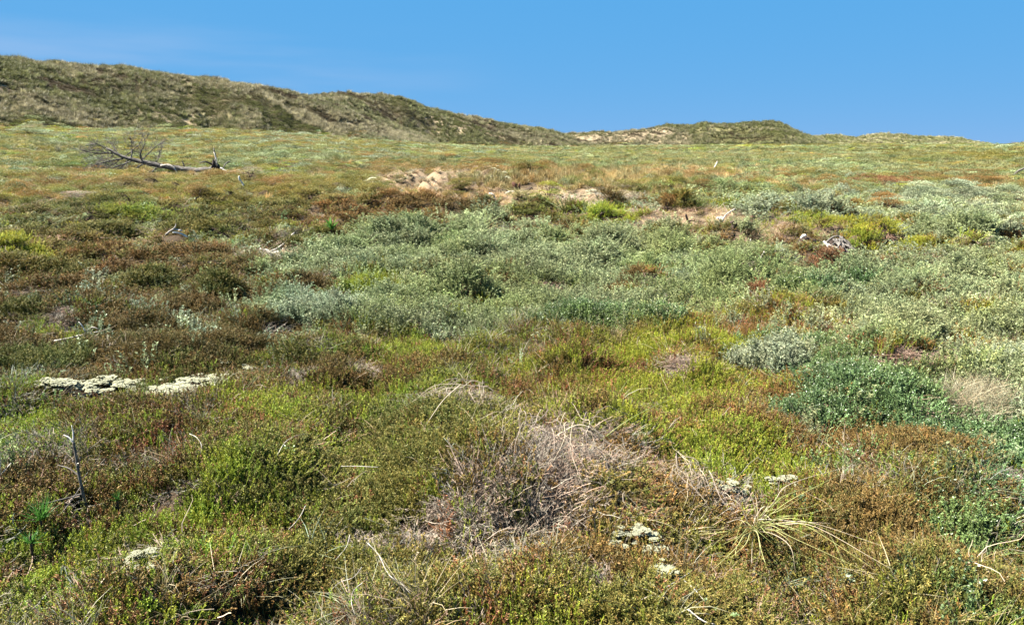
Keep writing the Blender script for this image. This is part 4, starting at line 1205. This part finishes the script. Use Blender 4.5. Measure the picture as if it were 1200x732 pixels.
# ------------------------------------------------------------------ dead sapling, twigs
def sapling():
    g = np.random.default_rng(51)
    B = on_ground(106, 612); mp = dist_of(B) / FPX
    t = thing('dead_sapling', B, 'bare dead sapling standing upright in the heather on the left', 'sapling')
    def q(px, py, dy=0): return ((px - 106) * mp, dy, (612 - py) * mp)
    limb('stem', [q(106, 614), q(103, 592), q(100.5, 565), q(99.5, 540), q(98.5, 527)], 1.75 * mp, 1.15 * mp, M['bark'], t, g, 8, 5, .06)
    limb('broken_tip', [q(98.6, 528), q(95, 523), q(90, 520)], .95 * mp, .5 * mp, M['palewood'], t, g, 6, 4, .08)
    limb('tip', [q(98.6, 527), q(99.5, 518), q(99, 510)], .7 * mp, .4 * mp, M['palewood'], t, g, 6, 4, .05)
    limb('branch', [q(101.5, 582), q(88, 582.5, -.05), q(70, 583, -.1), (( 57 - 106) * mp, -.12, (612 - 577) * mp)], .9 * mp, .45 * mp, M['bark'], t, g, 6, 5, .08)
    limb('branch', [q(99.6, 562), q(86, 559, .04), q(72, 557, .06)], .8 * mp, .4 * mp, M['bark'], t, g, 6, 5, .08)
    limb('branch', [q(99.2, 552), q(104, 547, -.03), q(108, 545, -.05)], .5 * mp, .3 * mp, M['palewood'], t, g, 6, 4, .08)
    limb('branch', [q(101, 574), q(97, 587, -.12), q(92, 590, -.15)], .5 * mp, .3 * mp, M['bark'], t, g, 6, 4, .08)
sapling()
def edge_twig():
    g = np.random.default_rng(52)
    B = on_ground(3, 586); mp = dist_of(B) / FPX
    t = thing('dead_twig', B, 'whitish dead twig standing at the left edge of the picture', 'twig')
    def q(px, py, dy=0): return ((px - 3) * mp, dy, (586 - py) * mp)
    limb('stem', [q(3, 588), q(4, 570), q(6, 555), q(6.5, 540)], 1.0 * mp, .5 * mp, M['palewood'], t, g, 6, 4, .08)
    for a in ([q(3.5, 578), q(0, 570), q(-3, 566)], [q(4, 573), q(8, 568), (6 * mp, .05, 22 * mp)], [q(6, 556), q(2, 549), q(1, 545)]):
        limb('branch', a, .6 * mp, .35 * mp, M['palewood'], t, g, 5, 4, .08)
edge_twig()

def stalk(name, label, cat, pts, r0, r1, mat, group=None, seed=0):
    """a long bent stalk lying over the plants; pts are (px, py, height over the soil)"""
    g = np.random.default_rng(4000 + seed)
    W = [over(p[0], p[1], max(.06, p[2] - .07)) for p in pts]
    t = link_mesh(name, None) if False else None
    mb = MB(); o0 = W[0]
    k = .40 if name == 'dead_twig' else .7
    limb_mb(mb, [w - o0 for w in W], r0 * k, r1 * k, g, 5, 5, .10)
    o = link_mesh(name, mb.mesh(name, [M[mat]], True, False), None, o0)
    return tag(o, label, cat, group)
TW = 'pale dead twigs in the foreground'
stalk('dead_twig', 'long pale twig curving down to the right in the bottom middle', 'twig', [(431, 636, .24), (444, 650, .23), (455, 672, .21), (470, 683, .19), (482, 696, .17)], .0042, .002, 'greywood', TW, 1)
stalk('dead_twig', 'pale twig bending left in the bottom middle, left of the long curved one', 'twig', [(424, 664, .22), (414, 676, .21), (398, 682, .21), (384, 695, .18)], .0036, .002, 'greywood', TW, 2)
stalk('dead_twig', 'short wavy pale twig at the bottom below the long curved one', 'twig', [(425, 682, .2), (414, 692, .2), (412, 706, .19), (416, 720, .18)], .003, .002, 'greywood', TW, 3)
stalk('dead_twig', 'crooked pale twig left of the purple brown heather', 'twig', [(358, 592, .2), (352, 604, .21), (346, 612, .2), (338, 620, .18)], .0034, .002, 'greywood', TW, 4)
stalk('dead_twig', 'forked looking pale twig near the bottom, right of the sapling', 'twig', [(410, 626, .2), (406, 640, .2), (398, 650, .19), (393, 656, .17)], .003, .0018, 'greywood', TW, 5)
stalk('dead_twig', 'grey twig lying by the near lichen at the bottom right', 'twig', [(752, 702, .07), (772, 693, .09), (790, 682, .1), (812, 668, .1)], .005, .003, 'greywood', TW, 6)
stalk('dead_twig', 'white broken twig at the bottom edge right of the near lichen', 'twig', [(803, 711, .08), (812, 718, .08), (824, 727, .07), (838, 731, .06)], .007, .004, 'greywood', TW, 7)
stalk('dead_twig', 'thin pale twig just above the bare brown soil at the bottom', 'twig', [(802, 680, .12), (812, 688, .12), (820, 697, .11), (826, 704, .1)], .003, .002, 'greywood', TW, 8)
stalk('dead_twig', 'straight pale twig left of the dead grass tussock', 'twig', [(400, 546, .2), (420, 546, .2), (443, 547, .2)], .0035, .0028, 'greywood', TW, 9)
stalk('dead_twig', 'thin pale twig arching over the lichen patch on the left', 'twig', [(77, 451, .2), (80, 446, .23), (85, 452, .18)], .004, .002, 'greywood', TW, 10)
stalk('dead_twig', 'bent pale twig above the sapling in the left foreground', 'twig', [(222, 508, .22), (230, 512, .22), (236, 521, .21), (235, 532, .18)], .003, .002, 'greywood', TW, 11)
stalk('dead_twig', 'pale twig with a bend in the green cushion left of the tussock', 'twig', [(325, 533, .22), (334, 518, .24), (345, 511, .23), (358, 508, .2)], .0032, .0018, 'greywood', TW, 12)
stalk('grass_stalk', 'single long straight pale green grass stalk pointing up to the right', 'grass stalk', [(704, 516, .1), (730, 496, .24), (760, 479, .3), (791, 465, .3)], .0035, .002, 'marram', None, 13)
stalk('grass_stalk', 'long dry grass stalk leaning left above the tussock', 'grass stalk', [(540, 450, .28), (520, 468, .24), (505, 489, .2), (498, 500, .1)], .003, .002, 'straw', None, 14)

# ------------------------------------------------------------------ long grass tuft and dead grass
def blade_obj(W, w, mat, parent, g, sides=3):
    mb = MB(); c = curve_pts([Vector(p) - parent.location for p in W], 4)
    m = len(c); rad = w * (1 - np.linspace(0, 1, m) ** 2 * .8)
    tubes(mb, c[None], rad[None], .5, 0, sides)
    return link_mesh('blade', mb.mesh('blade', [M[mat]], True, False), parent)
def marram_tuft():
    g = np.random.default_rng(61)
    bx, by = 884, 622
    B = on_ground(bx, by)
    t = thing('grass_tuft', B, 'tuft of long yellow green grass blades arching outwards in the right foreground', 'grass tuft')
    BL = [((930, 553), (1020, 532)), ((952, 560), (992, 544)), ((925, 566), (963, 561)), ((930, 592), (998, 599)), ((958, 606), (1042, 657)), ((955, 601), (1033, 631)),
          ((932, 619), (1015, 661)), ((945, 604), (1021, 656)), ((920, 617), (947, 648)), ((926, 628), (932, 660)), ((914, 608), (938, 630)), ((852, 610), (821, 618)),
          ((847, 617), (818, 648)), ((862, 630), (834, 660)), ((862, 634), (869, 659)), ((881, 640), (882, 668)), ((896, 645), (909, 671)), ((915, 585), (945, 571)),
          ((945, 590), (992, 581)), ((888, 590), (896, 577)), ((893, 590), (905, 576)), ((905, 580), (934, 566)), ((935, 596), (984, 618)), ((922, 606), (962, 628)),
          ((900, 600), (930, 594)), ((874, 625), (856, 645)), ((868, 615), (846, 630)), ((898, 612), (926, 640)), ((910, 602), (956, 611)), ((890, 625), (893, 655))]
    BL = [((a, b + 12), (c, d + 8)) for (a, b), (c, d) in BL]
    for (mx, my), (tx, ty) in BL:
        b = over(bx + g.normal(0, 4), by + g.normal(0, 3), .06)
        blade_obj([b, over((bx * .5 + mx * .5), (by * .5 + my * .5) - 6, .24), over(mx, my, .27), over(tx, ty, .20)], g.uniform(.0013, .0022), 'marram' if g.uniform() < .88 else 'straw', t, g)
    for k in range(9):                               # finer blades between the long ones
        (mx, my), (tx, ty) = BL[int(g.integers(len(BL)))]
        b = over(bx + g.normal(0, 6), by + g.normal(0, 3), .05); f = g.uniform(.45, .85); j = g.normal(0, 9, 4)
        blade_obj([b, over(bx + (mx - bx) * f * .6 + j[0], by + (my - by) * f * .6 - 5, .2), over(bx + (tx - bx) * f * .8 + j[0], by + (ty - by) * f * .8 + j[1] - 2, .2),
                   over(bx + (tx - bx) * f + j[2], by + (ty - by) * f + j[3], .15)], g.uniform(.0010, .0017), 'marram' if g.uniform() < .55 else 'straw', t, g)
    for k in range(10):                              # short dry blades in the heart of the tuft
        b = over(bx + g.normal(0, 5), by + g.normal(0, 3), .04)
        a = g.uniform(0, 2 * PI); e = b + Vector((math.cos(a) * .12, math.sin(a) * .12, g.uniform(.05, .16)))
        blade_obj([b, (b + e) / 2 + Vector((0, 0, .05)), e], g.uniform(.0018, .003), 'straw', t, g)
marram_tuft()

def dead_tussock(px, py, n, rad, hgt, label, seed, dirx=0.2, mats=('deadgrass', 'deadgrass', 'straw'), lens=(.18, .5)):
    g = np.random.default_rng(seed)
    B = on_ground(px, py)
    t = thing('dead_grass_tussock', B, label, 'dead grass')
    top = Vector((0, 0, hgt))
    for k in range(n):
        a = g.normal(-PI / 2 + dirx, 1.4); L = g.uniform(*lens)
        s = Vector((g.normal(0, rad * .42), g.normal(0, rad * .32), 0)); P = []
        d = Vector((math.cos(a), math.sin(a), 0)); sw = Vector((-d.y, d.x, 0)) * g.normal(0, .2)
        wig = np.cumsum(g.normal(0, .016, (5, 2)), 0)
        for fi, f in enumerate((0, .25, .5, .75, 1)):
            q = s + d * L * f + sw * f * f + Vector((wig[fi, 0], wig[fi, 1], 0))
            h = hgt * max(0, 1 - (q.x ** 2 + q.y ** 2) / (rad * rad)) ** .8
            z = gz(B.x + q.x, B.y + q.y) - B.z
            P.append(B + Vector((q.x, q.y, z + h + .075 + g.normal(0, .02) + (.03 if fi == 1 else 0) + .05 * (1 - f))))
        blade_obj(P, g.uniform(.0011, .0024), mats[k % len(mats)], t, g)
    # matted core of the tussock
    N = int(380 * rad); a = g.uniform(0, 2 * PI, N); q = np.sqrt(g.uniform(0, 1, N)) * rad
    x, y = np.cos(a) * q, np.sin(a) * q * .8
    z = ground_h(x + B.x, y + B.y) - B.z + hgt * np.clip(1 - (q / rad) ** 2, 0, 1) ** .8 - .02
    t1, t2 = tints('dh', N, x + B.x, y + B.y, g)
    scatter('thatch', 'dead', np.stack([x, y, z], 1), np.stack([np.ones(N), np.ones(N), np.full(N, .55)], 1) * g.uniform(.7, 1.1, (N, 1)), t1, t2, parent=t, g=g)
dead_tussock(658, 540, 52, .36, .02, 'big tussock of grey dead grass and heather stems in the middle foreground', 71, .35, lens=(.12, .36))
dead_tussock(815, 582, 30, .12, .01, 'small tuft of silvery dead grass left of the long grass tuft', 72, -.6, ('straw', 'deadgrass', 'straw'), (.12, .28))
dead_tussock(560, 488, 16, .24, .01, 'flattened dead grass lying left behind the big tussock', 73, -1.2, ('straw', 'deadgrass', 'straw'), (.2, .5))

# ------------------------------------------------------------------ green seedlings
def seedling(name, label, cat, px, py, n, L, mat, w, seed, lean=(.1, 1.2), hh=.06):
    g = np.random.default_rng(seed)
    B = over(px, py, hh)
    t = thing(name, B, label, cat)
    S = arcs(g, n, g.uniform(L * .6, L, n), g.uniform(*lean, n), g.uniform(-.2, .5, n), 4, L * .06)
    for k in range(n):
        mb = MB(); ribbons(mb, S[k:k + 1], w, .5, g)
        link_mesh('needle' if name == 'pine_seedling' else 'leaf', mb.mesh('needle', [M[mat]], False, False), t)
    mb = MB(); limb_mb(mb, [(0, 0, -hh), (0, 0, L * .15), (L * .03, 0, L * .4)], .006, .003, g, 6, 3)
    link_mesh('stem', mb.mesh('stem', [M['stem']], True, False), t)
seedling('pine_seedling', 'bright green pine seedling left of the dead sapling', 'pine seedling', 48, 608, 90, .12, 'needle', .0032, 81, hh=.10)
seedling('pine_seedling', 'small bright green seedling directly right of the sapling foot', 'pine seedling', 137, 586, 45, .055, 'needle', .0030, 82, hh=.12)
seedling('pine_seedling', 'green seedling lying low with a long tip, left of the bottom heather', 'pine seedling', 36, 636, 50, .09, 'needle', .003, 83, (.4, 1.5), .10)
seedling('green_plant', 'single bright green leafy plant at the left top of the willow thicket', 'plant', 388, 268, 13, .24, 'fern', .04, 84, (.1, 1.2), .16)

# ------------------------------------------------------------------ reindeer lichen
def cushion_mesh(seed):
    g = np.random.default_rng(seed); mb = MB()
    ph = (1 + 5 ** .5) / 2
    ico = nrm(np.array([(-1, ph, 0), (1, ph, 0), (-1, -ph, 0), (1, -ph, 0), (0, -1, ph), (0, 1, ph), (0, -1, -ph), (0, 1, -ph), (ph, 0, -1), (ph, 0, 1), (-ph, 0, -1), (-ph, 0, 1)], float))
    fac = np.array([(0, 11, 5), (0, 5, 1), (0, 1, 7), (0, 7, 10), (0, 10, 11), (1, 5, 9), (5, 11, 4), (11, 10, 2), (10, 7, 6), (7, 1, 8), (3, 9, 4), (3, 4, 2), (3, 2, 6), (3, 6, 8), (3, 8, 9), (4, 9, 5), (2, 4, 11), (6, 2, 10), (8, 6, 7), (9, 8, 1)])
    for k in range(46):
        q = math.sqrt(g.uniform()) * .5; a = g.uniform(0, 2 * PI)
        c = np.array([q * math.cos(a), q * math.sin(a), .42 * math.sqrt(max(0, 1 - (q / .52) ** 2)) * g.uniform(.75, 1.1)])
        mb.add(ico * g.uniform(.07, .13) * (1 + g.normal(0, .2, (12, 1))) + c, fac, .5)
    return mb.mesh('lichen_cushion', [M['lichen']], False, False)
CUSH = [cushion_mesh(900 + i) for i in range(5)]
def lichen(label, px, py, rx, ry, n, size, seed, group=None, lift0=0.0):
    g = np.random.default_rng(seed)
    B = on_ground(px, py); d = dist_of(B); mp = d / FPX
    t = thing('lichen_patch', B, label, 'lichen', group)
    a, b = on_ground(px, min(py + ry, 731)), on_ground(px, py - ry)
    RX = rx * mp; RY = max(RX * .15, (math.hypot(b.x, b.y) - math.hypot(a.x, a.y)) / 2); RY = min(RY, RX * 1.3)
    for k in range(n):
        q = math.sqrt(g.uniform()); an = g.uniform(0, 2 * PI)
        x, y = q * math.cos(an) * RX, q * math.sin(an) * RY
        s = 1.2 * size * mp * min(1.6, float(np.exp(g.normal(-.15, .45))))
        lift = lift0 * (1 - q * q)
        o = link_mesh('cushion', CUSH[int(g.integers(5))], t, (x, y, gz(B.x + x, B.y + y) - B.z + lift + g.uniform(.02, .06)), (0, 0, g.uniform(0, 6.28)))
        o.scale = (s, s, s * g.uniform(.26, .46))
    rr = math.hypot(B.x, B.y); f = min(.4, .016 * rr)
    CLEAR.append((B.x * (1 - f / rr), B.y * (1 - f / rr), RX * .78, RY * .66 + f * (1 if ry > 3.5 else .3), 0))
LG = 'pale lichen patches'
lichen('largest pale lichen patch at the right end of the lichen strip on the left', 212, 463, 54, 15, 190, 8, 91, LG)
lichen('pale lichen patch in the middle of the strip, left of the largest one', 130, 460, 36, 9, 110, 7.5, 92, LG, .03)
lichen('low lichen patch at the far left end of the lichen strip', 74, 465, 34, 5, 60, 7, 93, LG, .04)
lichen('small lichen tuft right above the largest lichen patch', 291, 440, 9, 5, 9, 8, 94, LG)
lichen('tiny lichen tuft above the largest patch, left of the other small one', 263, 434, 3, 4, 3, 7, 95, LG)
lichen('near lichen patch of pale clumps beside the dead heather at the bottom right', 745, 657, 27, 34, 46, 11, 96, LG, .05)
lichen('lichen clumps at the bottom edge below the near lichen patch', 776, 704, 12, 14, 14, 11, 97, LG, .05)
lichen('lichen patch left of the long grass tuft, under the silvery dead grass', 858, 582, 24, 5, 26, 9, 98, LG, .035)
lichen('lichen patch right behind the long grass tuft', 917, 577, 18, 4, 22, 8, 99, LG, .035)
lichen('small grey lichen patch at the bottom left', 168, 703, 18, 9, 24, 9, 90, LG, .035)
lichen('long pale lichen strip on the brow left of the bare sand', 446, 219, 18, 2.5, 30, 5, 89, LG)
lichen('pale lichen on the crest of the brow behind the rotten stump', 588, 207, 15, 2.5, 26, 5, 88, LG)
lichen('pale lichen on the sand right of the green cushion by the stump', 688, 234, 8, 3, 12, 5, 87, LG)
lichen('small pale lichen spot left of the pale silvery willow bush', 296, 343, 8, 2, 8, 5, 86, LG)


build_cover()
build_dune_cover()
